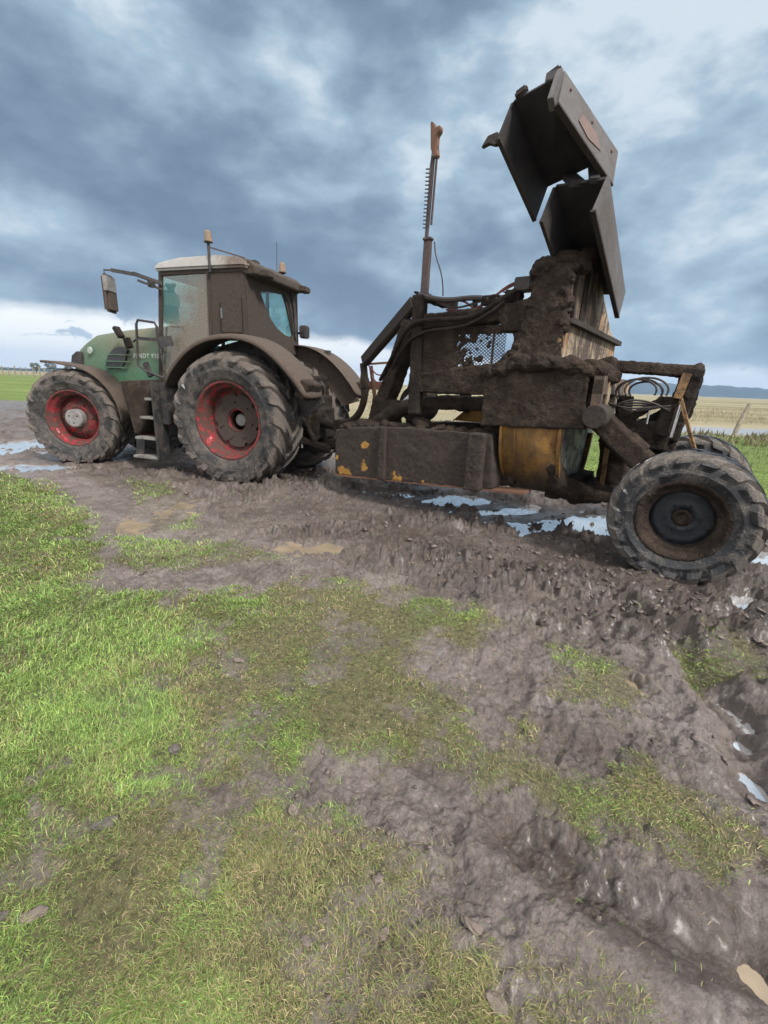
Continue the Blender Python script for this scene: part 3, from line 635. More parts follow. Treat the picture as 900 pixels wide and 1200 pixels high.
def gear(mb, r1, r2, n, y0, y1, rin, notch=.35):
    pts = []
    for k in range(n):
        for t, r in ((0, r1), (1 - notch, r1), (1 - notch * .75, r2), (1 - notch * .25, r2)):
            a = 2 * pi * (k + t) / n
            sub = 4 if t == 0 else 1
            for u in range(sub):
                aa = a + 2 * pi / n * (1 - notch) * u / sub; pts.append((r * cos(aa), r * sin(aa)))
    m = len(pts); o = [mb.bm.verts.new((p[0], y0, p[1])) for p in pts]; o2 = [mb.bm.verts.new((p[0], y1, p[1])) for p in pts]
    an = [math.atan2(p[1], p[0]) for p in pts]
    i1 = [mb.bm.verts.new((rin * cos(a), y0, rin * sin(a))) for a in an]; i2 = [mb.bm.verts.new((rin * cos(a), y1, rin * sin(a))) for a in an]
    for k in range(m):
        j = (k + 1) % m
        for q in ((o[k], o[j], i1[j], i1[k]), (o2[j], o2[k], i2[k], i2[j]), (o[j], o[k], o2[k], o2[j]), (i1[k], i1[j], i2[j], i2[k])): mb.bm.faces.new(q)
def bolts(mb, r, n, y, s, ax0=0, l=.03):
    for k in range(n):
        a = ax0 + 2 * pi * k / n; mb.lathe([(0.0001, -l), (s, -l), (s, 0), (.0001, 0)], 6, 'Y', (r * cos(a), y, r * sin(a)), closed=False)

def wheel_rear(parent, loc, side):
    w = empty('wheel', loc, 0, parent, (0, random.uniform(0, 6), pi if side > 0 else 0))
    t = tyre_mb(1.075, .68, .60, 20, .078, .46, .34).build('tyre', 'rubR', w)
    mb = MB(); mb.lathe([(.62, -.285), (.585, -.29), (.575, -.25), (.555, -.20), (.525, -.195), (.515, -.11), (.50, -.06), (.50, .06), (.515, .1), (.56, .2), (.585, .29), (.62, .285), (.60, .2), (.60, -.2)], 72)
    mb.lathe([(.50, .0), (.36, .015), (.22, .03), (.20, .06), (.20, .2), (.21, .2), (.5, .04)], 48, closed=False); mb.build('rim', 'red', w, True)
    mb = MB(); gear(mb, .43, .385, 7, -.04, .01, .19, .28); bolts(mb, .29, 7, -.04, .018)
    mb.build('disc', 'redm', w)
    mb = MB(); mb.lathe([(.195, .0), (.18, -.035), (.165, -.02), (.16, .18), (.16, .18), (.17, .12)], 40); mb.build('hub_ring', 'red', w, True)
    mb = MB(); mb.lathe([(.0001, .05), (.085, .05), (.10, .065), (.10, .19), (.0001, .19)], 32, closed=False); mb.build('hub', 'hubgrey', w)
    return w
def wheel_front(parent, loc, side, steer):
    w = empty('wheel', loc, 0, parent, (0, 0, (pi if side > 0 else 0) + steer))
    tyre_mb(.895, .56, .50, 19, .066, .46, .36).build('tyre', 'rubF', w)
    mb = MB(); mb.lathe([(.515, -.235), (.49, -.24), (.48, -.20), (.462, -.16), (.435, -.155), (.425, -.08), (.41, -.03), (.41, .08), (.46, .18), (.49, .24), (.515, .235), (.50, .18), (.50, -.18)], 72)
    mb.lathe([(.41, .02), (.33, .0), (.31, -.045), (.24, -.075), (.17, -.085), (.17, .05), (.40, .05)], 56); bolts(mb, .275, 12, -.062, .014)
    mb.build('rim', 'red', w, True)
    mb = MB(); mb.lathe([(.0001, -.215), (.145, -.215), (.165, -.20), (.17, -.08), (.17, .0), (.0001, 0)], 40, closed=False)
    mb.build('hub', 'hubgrey', w)
    mb = MB(); bolts(mb, .085, 3, -.212, .016, .5, .008); mb.build('hub_socket', 'black', w)
    return w
def wheel_trailer(parent, loc, side):
    w = empty('wheel', loc, 0, parent, (0, .2, pi if side > 0 else 0))
    tyre_mb(.615, .46, .315, 17, .046, .46, .56, .53).build('tyre', 'rubT', w)
    mb = MB(); mb.lathe([(.365, -.225), (.335, -.215), (.30, -.165), (.262, -.15), (.255, -.02), (.255, .1), (.32, .2), (.33, .1), (.33, -.15)], 56)
    o = mb.build('rim', 'crust', w); crust(o, .012, .018, .03, .01)
    mb = MB(); mb.lathe([(.262, -.06), (.20, -.035), (.13, -.05), (.075, -.055), (.07, .0), (.26, .0)], 56); bolts(mb, .125, 6, -.05, .013, .3, .02)
    mb.build('wheel_disc', 'rimblue', w, True)
    mb = MB(); mb.lathe([(.078, -.06), (.055, -.08), (.04, -.05), (.0001, -.045), (.0001, .02), (.078, .02)], 24, closed=False)
    mb.build('hub', 'crust', w)
    return w

# ------------------------------------------------------------------ tractor
TX, TY, TYAW = -2.01, 8.20, 19
tr = empty('tractor', (TX, TY, 0), radians(-TYAW))
tag(tr, 'green farm tractor with white roof and red wheels, thickly splashed with brown mud', 'tractor')
wheel_rear(tr, (-.13, -.93, .99), -1); wheel_rear(tr, (-.13, .93, .99), 1)
wheel_front(tr, (-3.74, -.90, .82), -1, radians(18)); wheel_front(tr, (-3.80, .90, .80), 1, radians(18))
def fender(side):
    s = side; arc = [(-1.40, 1.48), (-1.22, 1.76), (-.92, 2.04), (-.56, 2.22), (-.2, 2.30), (.2, 2.30), (.52, 2.22), (.82, 2.04), (1.08, 1.80), (1.28, 1.56), (1.36, 1.40)]
    mb = MB(); rows = []
    for k, (x, z) in enumerate(arc):
        nx_, nz_ = x + .08, z - 1.0; l = math.hypot(nx_, nz_); nx_ /= l; nz_ /= l
        fl = .045 if k < 8 else .06
        outer = -1.27 - (.03 if 2 < k < 9 else 0)
        yi = -.70 if s < 0 else -.52; pts = [(yi, 0), (-1.12, 0), (outer + .03, -.015), (outer, -.07), (outer + .015, -.11), (outer + .05, -fl - .03), (-1.1, -fl), (yi, -fl)]
        rows.append([mb.bm.verts.new((x + nx_ * d, -s * y if False else y * (1 if s < 0 else -1), z + nz_ * d)) for y, d in pts])
    for A, B in zip(rows, rows[1:]):
        for q in range(8): mb.bm.faces.new((A[q], A[(q + 1) % 8], B[(q + 1) % 8], B[q]))
    mb.bm.faces.new(rows[0]); mb.bm.faces.new(rows[-1][::-1])
    o = mb.build('rear_fender', 'fender', tr); m = o.modifiers.new('s', 'SUBSURF'); m.levels = m.render_levels = 2; bake(o)
    o.data.polygons.foreach_set('use_smooth', [True] * len(o.data.polygons))
    mb = MB(); ys = -.72 if s < 0 else .69
    poly = [(x * .97, ys, z - .07) for x, z in arc] + ([(1.0, ys, 1.1), (-1.2, ys, 1.1)] if s < 0 else [(x * .72, ys, 1 + (z - 1) * .55) for x, z in arc[::-1]])
    mb.prism(poly, (0, .03, 0)); mb.build('inner_panel', 'black' if s < 0 else 'fender', o)
    # lamp cluster and flap at the back of the fender
    mb = MB(); y0 = -1.24 if s < 0 else .80
    mb.box((1.22, y0 + .22, 1.52), (.16, .40, .26), Matrix.Rotation(.5, 3, 'Y').to_quaternion()); l = mb.build('tail_lamp', 'crust', o); crust(l, .02, .03, .1)
fender(-1); fender(1)
# body
mb = MB(); mb.box((-2.5, 0, 1.12), (2.6, .62, .7)); mb.box((-.1, 0, 1.05), (1.9, .7, .62)); mb.box((-3.75, 0, .8), (.5, 1.35, .26)); mb.box((0, 0, .98), (.42, 1.4, .42)); mb.box((-4.55, 0, 1.05), (.6, .6, .4)); mb.box((-.75, 0, 1.5), (1.9, 1.3, .3))
o = mb.build('chassis', 'crust_dark', tr); crust(o, .035, .04, .12)
def loft(sections, mat, name, parent, n=20, e=3.2):
    mb = MB(); R = []
    for (x, hw, zt, zb) in sections:
        ring = []
        for k in range(n + 1):
            t = pi * k / n; c, s_ = cos(t), sin(t)
            ring.append(mb.bm.verts.new((x, -hw * abs(c) ** (2 / e) * (1 if c > 0 else -1), zb + (zt - zb) * abs(s_) ** (2 / e))))
        R.append(ring)
    for A, B in zip(R, R[1:]):
        for k in range(n): mb.bm.faces.new((A[k], A[k + 1], B[k + 1], B[k]))
    mb.bm.faces.new(R[0]); mb.bm.faces.new(R[-1][::-1])
    return mb.build(name, mat, parent, True)
hood = loft([(-4.50, .24, 1.90, 1.35), (-4.46, .36, 2.02, 1.25), (-4.36, .42, 2.13, 1.2), (-4.15, .45, 2.26, 1.2), (-3.9, .46, 2.38, 1.2), (-3.2, .47, 2.46, 1.25), (-2.4, .48, 2.52, 1.3), (-1.72, .49, 2.55, 1.3)], 'green', 'hood', tr)
vp = [(-3.42, 1.74), (-3.42, 1.86), (-3.33, 2.0), (-3.16, 2.11), (-2.98, 2.13), (-2.86, 2.08), (-2.93, 1.9), (-3.05, 1.74)]
mb = MB(); mb.prism([(x, -.485, z) for x, z in vp], (0, .06, 0)); mb.build('vent', 'screen', hood)
for z, xa, xb in ((1.99, -3.34, -2.72), (1.87, -3.42, -2.80), (1.76, -3.44, -2.90)):
    MB().box(((xa + xb) / 2, -.497, z), (xb - xa, .03, .022)).build('louvre', 'green', hood)
mb = MB(); mb.prism([(x, -.463, z) for x, z in [(-4.40, 1.75), (-4.33, 1.96), (-4.18, 2.04), (-4.08, 2.03), (-4.08, 1.75)]], (0, .05, 0)); mb.build('headlamp', 'black', hood)
mb = MB(); mb.lathe([(.0001, -.02), (.06, -.015), (.065, 0)], 20, 'Y', (-3.82, -.462, 2.06), closed=False); mb.build('side_marker', 'letter', hood)
def text(s, size, loc, rot, mat, parent, name='lettering', ext=.001, shear=0.0):
    c = bpy.data.curves.new(name, 'FONT'); c.body = s; c.size = size; c.extrude = ext; c.shear = shear; c.space_character = 1.1; c.offset = size * .02
    o = bpy.data.objects.new(name, c); COL.objects.link(o)
    dg = bpy.context.evaluated_depsgraph_get(); me = bpy.data.meshes.new_from_object(o.evaluated_get(dg)); bpy.data.objects.remove(o)
    q = bpy.data.objects.new(name, me); COL.objects.link(q); me.materials.clear(); me.materials.append(MT[mat]); q.location = loc; q.rotation_euler = rot; q.parent = parent; return q
text('FENDT 930', .115, (-2.72, -.4905, 1.94), (pi / 2, 0, 0), 'letter', hood, shear=.2)
# cab
mb = MB()
for s in (-1, 1):
    y = .80 * s
    mb.beam((-1.80, y, 1.55), (-1.60, y * .98, 3.26), .06, .07); mb.beam((-.67, y, 2.25), (-.64, y, 3.24), .05, .06)
    mb.beam((-.02, y * .96, 2.2), (-.03, y * .95, 3.24), .07, .07); mb.beam((-1.6, y * .98, 3.23), (-.02, y * .96, 3.23), .06, .06)
    mb.beam((-1.78, y, 1.58), (-1.25, y, 1.60), .06, .07)
    mb.beam((-1.3, y, 1.6), (-.67, y, 2.28), .06, .07); mb.beam((-.67, y, 2.28), (.0, y, 2.28), .06, .10)
mb.beam((-1.6, -.8, 3.23), (-1.6, .8, 3.23), .07, .07); mb.beam((-1.80, -.8, 1.6), (-1.80, .8, 1.6), .07, .3)
mb.beam((.05, -.68, 3.2), (.05, .68, 3.2), .08, .12); mb.beam((.0, -.76, 2.20), (.0, .76, 2.20), .1, .2)
o = mb.build('cab_frame', 'cab', tr, bev=.012)
mb = MB(); mb.prism([(-1.78, -.79, 1.6), (-1.58, -.775, 3.2), (-.66, -.79, 3.2), (-.67, -.79, 2.28), (-.9, -.79, 2.05), (-1.25, -.79, 1.62)], (0, -.012, 0)); d = mb.build('door_glass', 'glass', tr)
MB().beam((-1.70, -.82, 2.02), (-1.70, -.82, 2.32), .02, .03).build('door_handle', 'black', d)
mb = MB(); mb.prism([(-1.70, .79, 1.75), (-1.56, .775, 3.2), (-.66, .79, 3.2), (-.67, .79, 2.28), (-1.2, .79, 1.75)], (0, .012, 0)); mb.build('door_glass', 'glassR', tr)
mb = MB(); mb.prism([(-1.72, -.74, 2.5), (-1.60, -.74, 3.18), (-1.60, .74, 3.18), (-1.72, .74, 2.5)], (-.012, 0, 0)); mb.build('windscreen', 'glassR', tr)
mb = MB(); mb.prism([(-.64, -.802, 2.32), (-.62, -.802, 3.2), (-.05, -.79, 3.2), (-.04, -.79, 2.32)], (0, .012, 0)); sw = mb.build('side_window', 'cab', tr)
mb = MB(); mb.box((-.24, -.82, 2.58), (.36, .05, .5)); mb.build('ledge', 'cab', sw, bev=.01)
MB().box((-.40, -.85, 2.62), (.035, .012, .15)).build('number_marker', 'glassR', sw)
mb = MB(); mb.prism([(-.64, .79, 2.32), (-.62, .79, 3.2), (-.06, .78, 3.2), (-.05, .78, 2.32)], (0, .012, 0)); mb.build('side_window', 'glassR', tr)
# rear wall of the cab: muddy panel round one wiped window
hole = [(.0, -.41, 2.99), (.0, -.10, 3.05), (.0, .27, 3.07), (.0, .38, 2.88), (.0, .50, 2.60), (.0, .55, 2.44), (.0, .46, 2.40), (.0, .30, 2.42), (.0, .05, 2.50), (.0, -.13, 2.62), (.0, -.27, 2.78), (.0, -.36, 2.9)]
outr = [(.0, -.77, 3.2), (.0, -.3, 3.2), (.0, .3, 3.2), (.0, .74, 3.2), (.0, .74, 2.7), (.0, .74, 2.2), (.0, .3, 2.2), (.0, .0, 2.2), (.0, -.3, 2.2), (.0, -.77, 2.2), (.0, -.77, 2.5), (.0, -.77, 2.9)]
mb = MB(); n = len(hole); a = [[mb.bm.verts.new(Vector(p) + Vector((dx, 0, 0))) for p in L] for L in (outr, hole) for dx in (0, .03)]
for k in range(n):
    j = (k + 1) % n
    for q in ((a[0][k], a[0][j], a[2][j], a[2][k]), (a[1][j], a[1][k], a[3][k], a[3][j]), (a[2][k], a[2][j], a[3][j], a[3][k]), (a[0][j], a[0][k], a[1][k], a[1][j])): mb.bm.faces.new(q)
rp = mb.build('rear_panel', 'cab', tr)
mb = MB(); mb.prism([(.012, y, z) for x, y, z in hole], (.008, 0, 0)); mb.build('rear_window', 'glassR', tr)
mb = MB(); mb.tube([(.05, .24, 3.14), (.06, .42, 2.95), (.07, .54, 2.5)], .014, 6); mb.tube([(.05, .52, 3.14), (.06, .58, 2.9), (.06, .62, 2.4)], .03, 6); mb.build('wiper', 'black', tr)
mb = MB(); P = [(-1.70, 3.27), (-1.64, 3.38), (-1.2, 3.44), (-.5, 3.45), (-.1, 3.41), (.10, 3.34), (.13, 3.24), (.0, 3.26), (-1.0, 3.27)]
mb.prism([(x, -.86, z) for x, z in P], (0, 1.62, 0)); roof = mb.build('roof', 'white', tr, bev=.035)
mb = MB(); mb.prism([(x, -.80, z) for x, z in ((-.08, 3.22), (-.12, 3.40), (.08, 3.37), (.20, 3.28), (.22, 3.16), (.08, 3.16))], (0, 1.44, 0)); o = mb.build('roof_rear_edge', 'cab', tr); crust(o, .02, .02, .1)
for y in (-.55, .55):
    mb = MB(); mb.box((.27, y - .02 + .05 * (y > 0), 3.20), (.14, .22, .10)); mb.build('roof_lamp', 'cab', tr, bev=.02)
mb = MB(); mb.box((.16, .76, 2.52), (.14, .17, .22)); mb.beam((.0, .72, 2.5), (.14, .76, 2.5), .04, .04); mb.build('work_lamp', 'black', tr, bev=.02)
mb = MB(); mb.lathe([(.0001, -.03), (.06, -.03), (.075, .03), (.06, .08), (.0001, .1)], 16, 'X', (.22, -.66, 2.2), closed=False); mb.build('work_lamp', 'cab', tr)
# beacons, antenna
def beacon(x, y, z0, z1, r):
    mb = MB(); mb.tube([(x, y, z0), (x, y, z1)], .022, 8); mb.lathe([(.0001, z1), (r * 1.25, z1 + .01), (r * .5, z1 + .0), (.0001, z1 + .03)], 16, 'Z', (x, y, 0), closed=False); p = mb.build('beacon_stem', 'black', tr)
    mb = MB(); mb.lathe([(.0001, z1 + .01), (r * 1.15, z1 + .01), (r * 1.2, z1 + .03), (r, z1 + .045), (r * .88, z1 + .14), (r * .6, z1 + .17), (.0001, z1 + .18)], 20, 'Z', (x, y, 0), closed=False); mb.build('beacon_lens', 'amber', p, True)
beacon(-.56, -.86, 3.2, 3.60, .055); beacon(.0, .30, 3.35, 3.41, .055)
MB().beam((-.56, -.86, 3.55), (-.1, -.6, 3.44), .03, .015).build('beacon_bracket', 'mast', tr)
mb = MB(); mb.tube([(.05, .05, 3.4), (.06, .05, 3.82)], .005, 5); mb.build('antenna', 'black', tr)
mb = MB(); mb.box((-.25, -.2, 3.47), (.22, .16, .06)); mb.build('roof_hatch', 'cab', tr, bev=.02)
# mirror
mb = MB(); mb.beam((-1.55, -.84, 3.08), (-1.75, -1.2, 3.16), .05, .05); mb.beam((-1.55, -.84, 2.99), (-1.72, -1.15, 3.07), .03, .03); mb.beam((-1.75, -1.2, 3.15), (-2.05, -1.32, 3.19), .03, .05); mb.tube([(-2.03, -1.31, 3.19), (-2.16, -1.36, 3.19), (-2.14, -1.37, 3.14), (-2.10, -1.37, 2.7)], .012, 6)
mb.box((-1.62, -.98, 3.05), (.08, .08, .1)); mb.build('mirror_arm', 'black', tr)
mb = MB(); mb.box((-2.07, -1.38, 2.84), (.10, .30, .54), Matrix.Rotation(radians(24), 3, 'Z').to_quaternion()); mi = mb.build('mirror', 'fender', tr, bev=.035)
mb = MB(); mb.box((-2.035, -1.40, 2.97), (.07, .27, .22), Matrix.Rotation(radians(24), 3, 'Z').to_quaternion()); mb.build('mirror_glass', 'hubgrey', mi, bev=.01)
# interior
mb = MB(); mb.box((-.62, 0, 2.05), (.5, .5, .14)); mb.box((-.40, 0, 2.45), (.14, .5, .75)); mb.box((-.4, 0, 2.9), (.1, .28, .18)); mb.box((-.6, -.35, 2.3), (.5, .1, .08)); mb.build('seat', 'screen', tr, bev=.03)
mb = MB(); R_ = [(-1.25 + .20 * cos(a) * .5, .20 * sin(a), 2.45 + .18 * cos(a) * .8) for a in [2 * pi * k / 20 for k in range(21)]]; mb.tube(R_, .015, 6); mb.beam((-1.45, 0, 1.8), (-1.25, 0, 2.45), .07, .07); mb.build('steering_wheel', 'screen', tr)
mb = MB(); mb.box((-.75, 0, 1.72), (1.9, 1.5, .06)); mb.box((-1.55, 0, 1.95), (.3, .9, .55)); mb.build('cab_floor', 'screen', tr)
# work lamps on the hood side, handrail, toolbox, steps
mb = MB(); mb.beam((-2.72, -.54, 2.10), (-2.75, -.56, 2.28), .10, .12); mb.box((-2.90, -.58, 2.37), (.08, .13, .22), Matrix.Rotation(-.6, 3, 'Y').to_quaternion()); mb.beam((-2.62, -.56, 2.2), (-2.45, -.55, 2.3), .03, .03); mb.build('work_lamp', 'crust_dark', tr, bev=.015)
mb = MB(); mb.tube([(-1.98, -1.08, 1.80), (-1.9, -1.1, 2.44), (-1.86, -1.1, 2.50), (-1.52, -1.1, 2.46), (-1.48, -1.1, 2.40), (-1.49, -1.1, 2.22), (-1.46, -1.08, 2.0), (-1.44, -1.05, 1.58)], .02, 8); mb.tube([(-1.98, -1.08, 1.80), (-1.8, -1.08, 1.70), (-1.45, -1.06, 1.60)], .02, 8)
mb.beam((-1.88, -1.08, 2.22), (-1.48, -1.08, 2.20), .04, .05); mb.beam((-1.50, -1.08, 2.16), (-1.40, -.9, 2.2), .12, .16); mb.beam((-1.75, -1.06, 1.62), (-1.84, -1.06, 1.84), .06, .08); mb.build('handrail', 'black', tr)
mb = MB(); mb.prism([(-2.34, -1.16, 1.53), (-1.62, -1.16, 1.57), (-1.66, -1.16, 1.35), (-1.95, -1.16, .78), (-2.06, -1.16, .66), (-2.15, -1.16, .64), (-2.22, -1.16, .95)], (0, .55, 0)); tb = mb.build('toolbox', 'crust', tr); crust(tb, .025, .02, .15, .01)
mb = MB(); mb.box((-1.55, -1.14, .90), (.06, .26, 1.32)); mb.box((-1.44, -1.0, 1.2), (.16, .3, .7)); mb.beam((-2.13, -1.12, .22), (-2.05, -1.1, .62), .03, .2); ld = mb.build('step_ladder', 'black', tr, bev=.01)
for z, xa in ((.27, -2.14), (.60, -2.05), (.95, -1.90), (1.26, -1.75)): MB().box(((xa - 1.58) / 2, -1.13, z), (-1.58 - xa, .24, .045)).build('step', 'step', ld, bev=.008)
mb = MB(); mb.box((-1.05, -.78, 1.05), (.7, .25, .7)); crust(mb.build('fuel_tank', 'crust_dark', tr), .03, .03, .1)
# front fenders turn with the wheels
for s in (-1, 1):
    c = (-3.74, -.90, .82) if s < 0 else (-3.80, .90, .80)
    f = empty('fender_pivot', c, radians(18), tr) if False else None
    mb = MB(); A = [(.97 * cos(radians(a)), .97 * sin(radians(a))) for a in range(-2, 96, 7)] + [(-.20, 1.005), (-.36, 1.015), (-.40, 1.005)]
    rows = [[mb.bm.verts.new((x * (1 - d), y, z * (1 - d) + (0 if k else 0))) for y, d in ((-.30, .03), (-.285, 0), (.25, 0), (.26, .03), (.25, .035), (-.28, .035))] for k, (x, z) in enumerate(A)]
    for P_, Q_ in zip(rows, rows[1:]):
        for q in range(6): mb.bm.faces.new((P_[q], P_[(q + 1) % 6], Q_[(q + 1) % 6], Q_[q]))
    mb.bm.faces.new(rows[0]); mb.bm.faces.new(rows[-1][::-1])
    o = mb.build('front_fender', 'fender', tr, True); o.location = c; o.rotation_euler = (0, 0, radians(18))
# rear linkage
mb = MB(); mb.box((.75, 0, .95), (.5, .6, .5)); mb.beam((.6, -.42, .72), (1.25, -.36, .55), .08, .1); mb.beam((.6, .42, .72), (1.25, .36, .55), .08, .1); mb.beam((.5, -.42, 1.35), (1.0, -.40, .68), .07, .07); mb.beam((.5, .42, 1.35), (1.0, .40, .68), .07, .07); mb.beam((.4, -.45, 1.45), (1.0, -.25, 1.3), .1, .1)
mb.box((.5, 0, 1.5), (.45, 1.2, .35)); mb.box((.45, .25, 1.35), (.55, .75, .75)); mb.beam((.9, 0, .62), (1.45, 0, .60), .14, .08); mb.box((.7, .1, 1.25), (.35, .8, .3)); o = mb.build('rear_linkage', 'crust_dark', tr); crust(o, .022, .05, .09)
MB().tube([(.62, -.44, .75), (.80, -.52, 1.15)], .022, 8).build('lift_rod', 'chrome', tr)
MB().tube([(.75, -.42, .55), (.75, -.42, .85)], .02, 8).build('stabiliser_rod', 'chrome', tr)
for k in range(7):
    y = -.45 + .13 * k; mb = MB(); mb.tube([(.35, y, 1.75 + .05 * (k % 2)), (.62 + .03 * k, y - .02, 1.65), (.78, y + .03, 1.35 - .06 * (k % 3)), (.72, y * .8, 1.1)], .018, 6, smooth_it=2); mb.build('hydraulic_hose', 'hose', tr)
mb = MB(); mb.tube([(.5, .62, 1.98), (.55, .66, 2.08), (.58, .70, 2.10), (.60, .75, 2.08)], .01, 5); mb.box((.63, .78, 2.14), (.08, .12, .13)); mb.build('marker_lamp', 'black', tr)

# ------------------------------------------------------------------ trenching machine
RX, RY, RYAW = 3.37, 4.61, 35
te = empty('trenching_trailer', (RX, RY, 0), radians(-RYAW))
tag(te, 'towed trenching machine caked in dark mud with yellow drum, folded hood and thin mast', 'trailer')
wheel_trailer(te, (-.13, -.93, .585), -1); wheel_trailer(te, (-.13, .96, .585), 1)
mb = MB(); mb.beam((-.13, -.7, .6), (-.13, .72, .6), .2, .2); crust(mb.build('axle', 'crust', te), .02, .04, .1)
def heap(name, path, n, r0, r1, seed, voxel=.011, sx=1.3):
    R_ = random.Random(seed); mb = MB()
    for k in range(n):
        t = (k + R_.random()) / n * (len(path) - 1); i_ = min(int(t), len(path) - 2); p = Vector(path[i_]).lerp(Vector(path[i_ + 1]), t - i_)
        rr = R_.uniform(r0, r1) * (1.25 if R_.random() < .15 else 1)
        p += Vector((R_.uniform(-.03, .03), R_.uniform(-.02, .03), R_.uniform(-.035, .02)))
        bmesh.ops.create_icosphere(mb.bm, subdivisions=2, radius=rr, matrix=Matrix.Translation(p) @ Matrix.Rotation(R_.uniform(-.5, .5), 4, 'Y') @ Matrix.Diagonal((sx, 1, R_.uniform(.5, .9), 1)))
    return crust(mb.build(name, 'crust', te), voxel, .040, .055, .02)
# low side beams
for s in (-1, 1):
    y = -.90 if s < 0 else .62; mb = MB()
    mb.prism([(-4.38, y, .36), (-4.38, y, 1.0), (-4.0, y, 1.06), (-3.3, y, 1.12), (-2.05, y, 1.15), (-2.0, y, .80), (-1.97, y, .53), (-3.0, y, .44)], (0, .26, 0))
    o = mb.build('side_beam', 'beam', te); crust(o, .016, .022, .22, .014)
    mb = MB(); mb.box((-3.53, y - .02 if s < 0 else y + .28, .76), (.10, .06, .70)); mb.box((-2.20, y - .03 if s < 0 else y + .28, .82), (.20, .10, .66)); crust(mb.build('stiffener', 'beam', o), .012, .02, .1)
    mb = MB(); mb.prism([(-4.37, y + .0, .33), (-1.60, y + .0, .525), (-1.60, y, .55), (-4.37, y, .36)], (0, .24, 0)); mb.build('wear_strip', 'rust', o)
heap('mud_heap', [(-4.25, -.80, 1.03), (-3.9, -.80, 1.09), (-3.4, -.80, 1.12), (-2.6, -.80, 1.12), (-2.15, -.80, 1.12)], 26, .05, .085, 1); heap('mud_heap', [(-3.05, -.74, 1.16), (-3.02, -.74, 1.20)], 3, .07, .09, 2)
# hitch and sloping drawbar members
mb = MB(); mb.beam((-5.35, 0, .62), (-4.3, 0, .72), .22, .16); mb.beam((-4.4, -.75, .7), (-4.4, .75, .7), .2, .22); mb.beam((-4.75, 0, .66), (-4.3, -.7, .75), .16, .16); mb.beam((-4.75, 0, .66), (-4.3, .7, .75), .16, .16)
mb.beam((-4.42, -.30, 1.0), (-3.62, -.55, 1.14), .3, .16); crust(mb.build('drawbar', 'crust', te), .022, .04, .1)
mb = MB(); mb.tube([(-5.5, -.05, .98), (-5.0, -.1, .94)], .07, 12); mb.tube([(-5.0, -.1, .94), (-4.75, -.12, .93)], .045, 12); mb.box((-4.95, -.12, .97), (.2, .18, .18)); crust(mb.build('drive_shaft', 'crust_dark', te), .014, .015, .05)
mb = MB(); mb.beam((-4.42, -.22, 1.96), (-3.28, -.70, 2.62), .11, .16); mb.build('upper_strut', 'frame', te, bev=.015)
mb = MB(); mb.beam((-4.05, -.28, 1.0), (-3.92, -.34, 1.45), .26, .28); mb.beam((-4.02, -.30, 1.25), (-3.30, -.70, 2.36), .16, .28); mb.box((-3.75, -.4, 1.32), (.3, .25, .22)); crust(mb.build('lower_strut', 'crust', te), .016, .03, .08)
mb = MB(); mb.beam((-4.25, -.1, 1.2), (-4.35, -.15, 1.9), .03, .05); mb.beam((-4.0, -.1, 1.9), (-4.1, -.15, 1.4), .03, .04); mb.box((-4.22, -.12, 1.62), (.3, .04, .12)); mb.beam((-4.42, -.2, 1.92), (-4.0, -.15, 1.95), .025, .03); mb.build('hose_bracket', 'rust', te)
mb = MB(); mb.beam((-3.72, -.35, 1.30), (-3.45, -.35, 1.55), .05, .05); mb.tube([(-4.14, -.32, 1.25), (-4.05, -.34, 1.52)], .02, 8); mb.build('ram_rod', 'chrome', te)
mb = MB(); mb.tube([(-3.9, -.55, 1.10), (-3.6, -.58, 1.28), (-3.3, -.6, 1.40), (-2.9, -.6, 1.46), (-2.3, -.58, 1.46), (-1.7, -.5, 1.46)], [.10, .10, .085, .08, .08, .08], 10, smooth_it=2); mb.beam((-2.3, -.55, 1.05), (-1.75, -.5, 1.40), .14, .16); crust(mb.build('curved_arm', 'crust', te), .016, .04, .08)
# far side members seen through the gap
mb = MB(); mb.beam((-3.95, .62, 1.05), (-3.95, .62, 1.5), .25, .06); mb.prism([(-3.3, .6, 1.15), (-2.35, .6, 1.15), (-2.3, .6, 1.62), (-2.9, .6, 1.50)], (0, .05, 0)); mb.build('far_plate', 'yellow', te)
mb = MB(); mb.beam((-3.75, .3, .9), (-3.75, .3, 1.65), .25, .25); mb.beam((-3.9, .3, 1.62), (-1.8, .3, 1.66), .16, .16); mb.box((-3.0, 0, .75), (.5, .5, .3)); mb.beam((-4.2, .25, .80), (-2.4, .25, .80), .16, .16); crust(mb.build('inner_frame', 'crust_dark', te), .022, .04, .1)
mb = MB(); mb.lathe([(.0001, -.5), (.26, -.5), (.26, -.2), (.0001, -.2)], 24, 'Y', (-3.62, .45, 1.38), closed=False); mb.build('gearbox_cover', 'crust_dark', te)
# upright frame, mast
mb = MB(); mb.beam((-3.10, -.86, 1.30), (-3.115, -.86, 2.66), .10, .14); mb.beam((-2.92, -.40, 2.1), (-2.92, -.40, 2.68), .07, .10); mb.box((-3.02, -.62, 2.62), (.12, .5, .06)); mb.beam((-3.10, .55, 1.3), (-3.10, .55, 2.0), .12, .14); mb.beam((-3.2, -.86, 2.70), (-3.0, -.8, 2.66), .02, .02)
crust(mb.build('upright', 'crust_dark', te), .012, .018, .06, .008)
mb = MB(); mb.beam((-3.13, -.66, 2.35), (-3.115, -.66, 3.28), .07, .085); mb.beam((-3.115, -.66, 3.28), (-3.115, -.66, 3.31), .09, .11); ms = mb.build('mast', 'mast', te, bev=.008)
mb = MB(); mb.beam((-3.14, -.66, 3.28), (-3.11, -.66, 4.12), .035, .032); mb.beam((-3.085, -.66, 3.44), (-3.06, -.66, 4.2), .018, .020); mb.build('mast_rail', 'mast', ms)
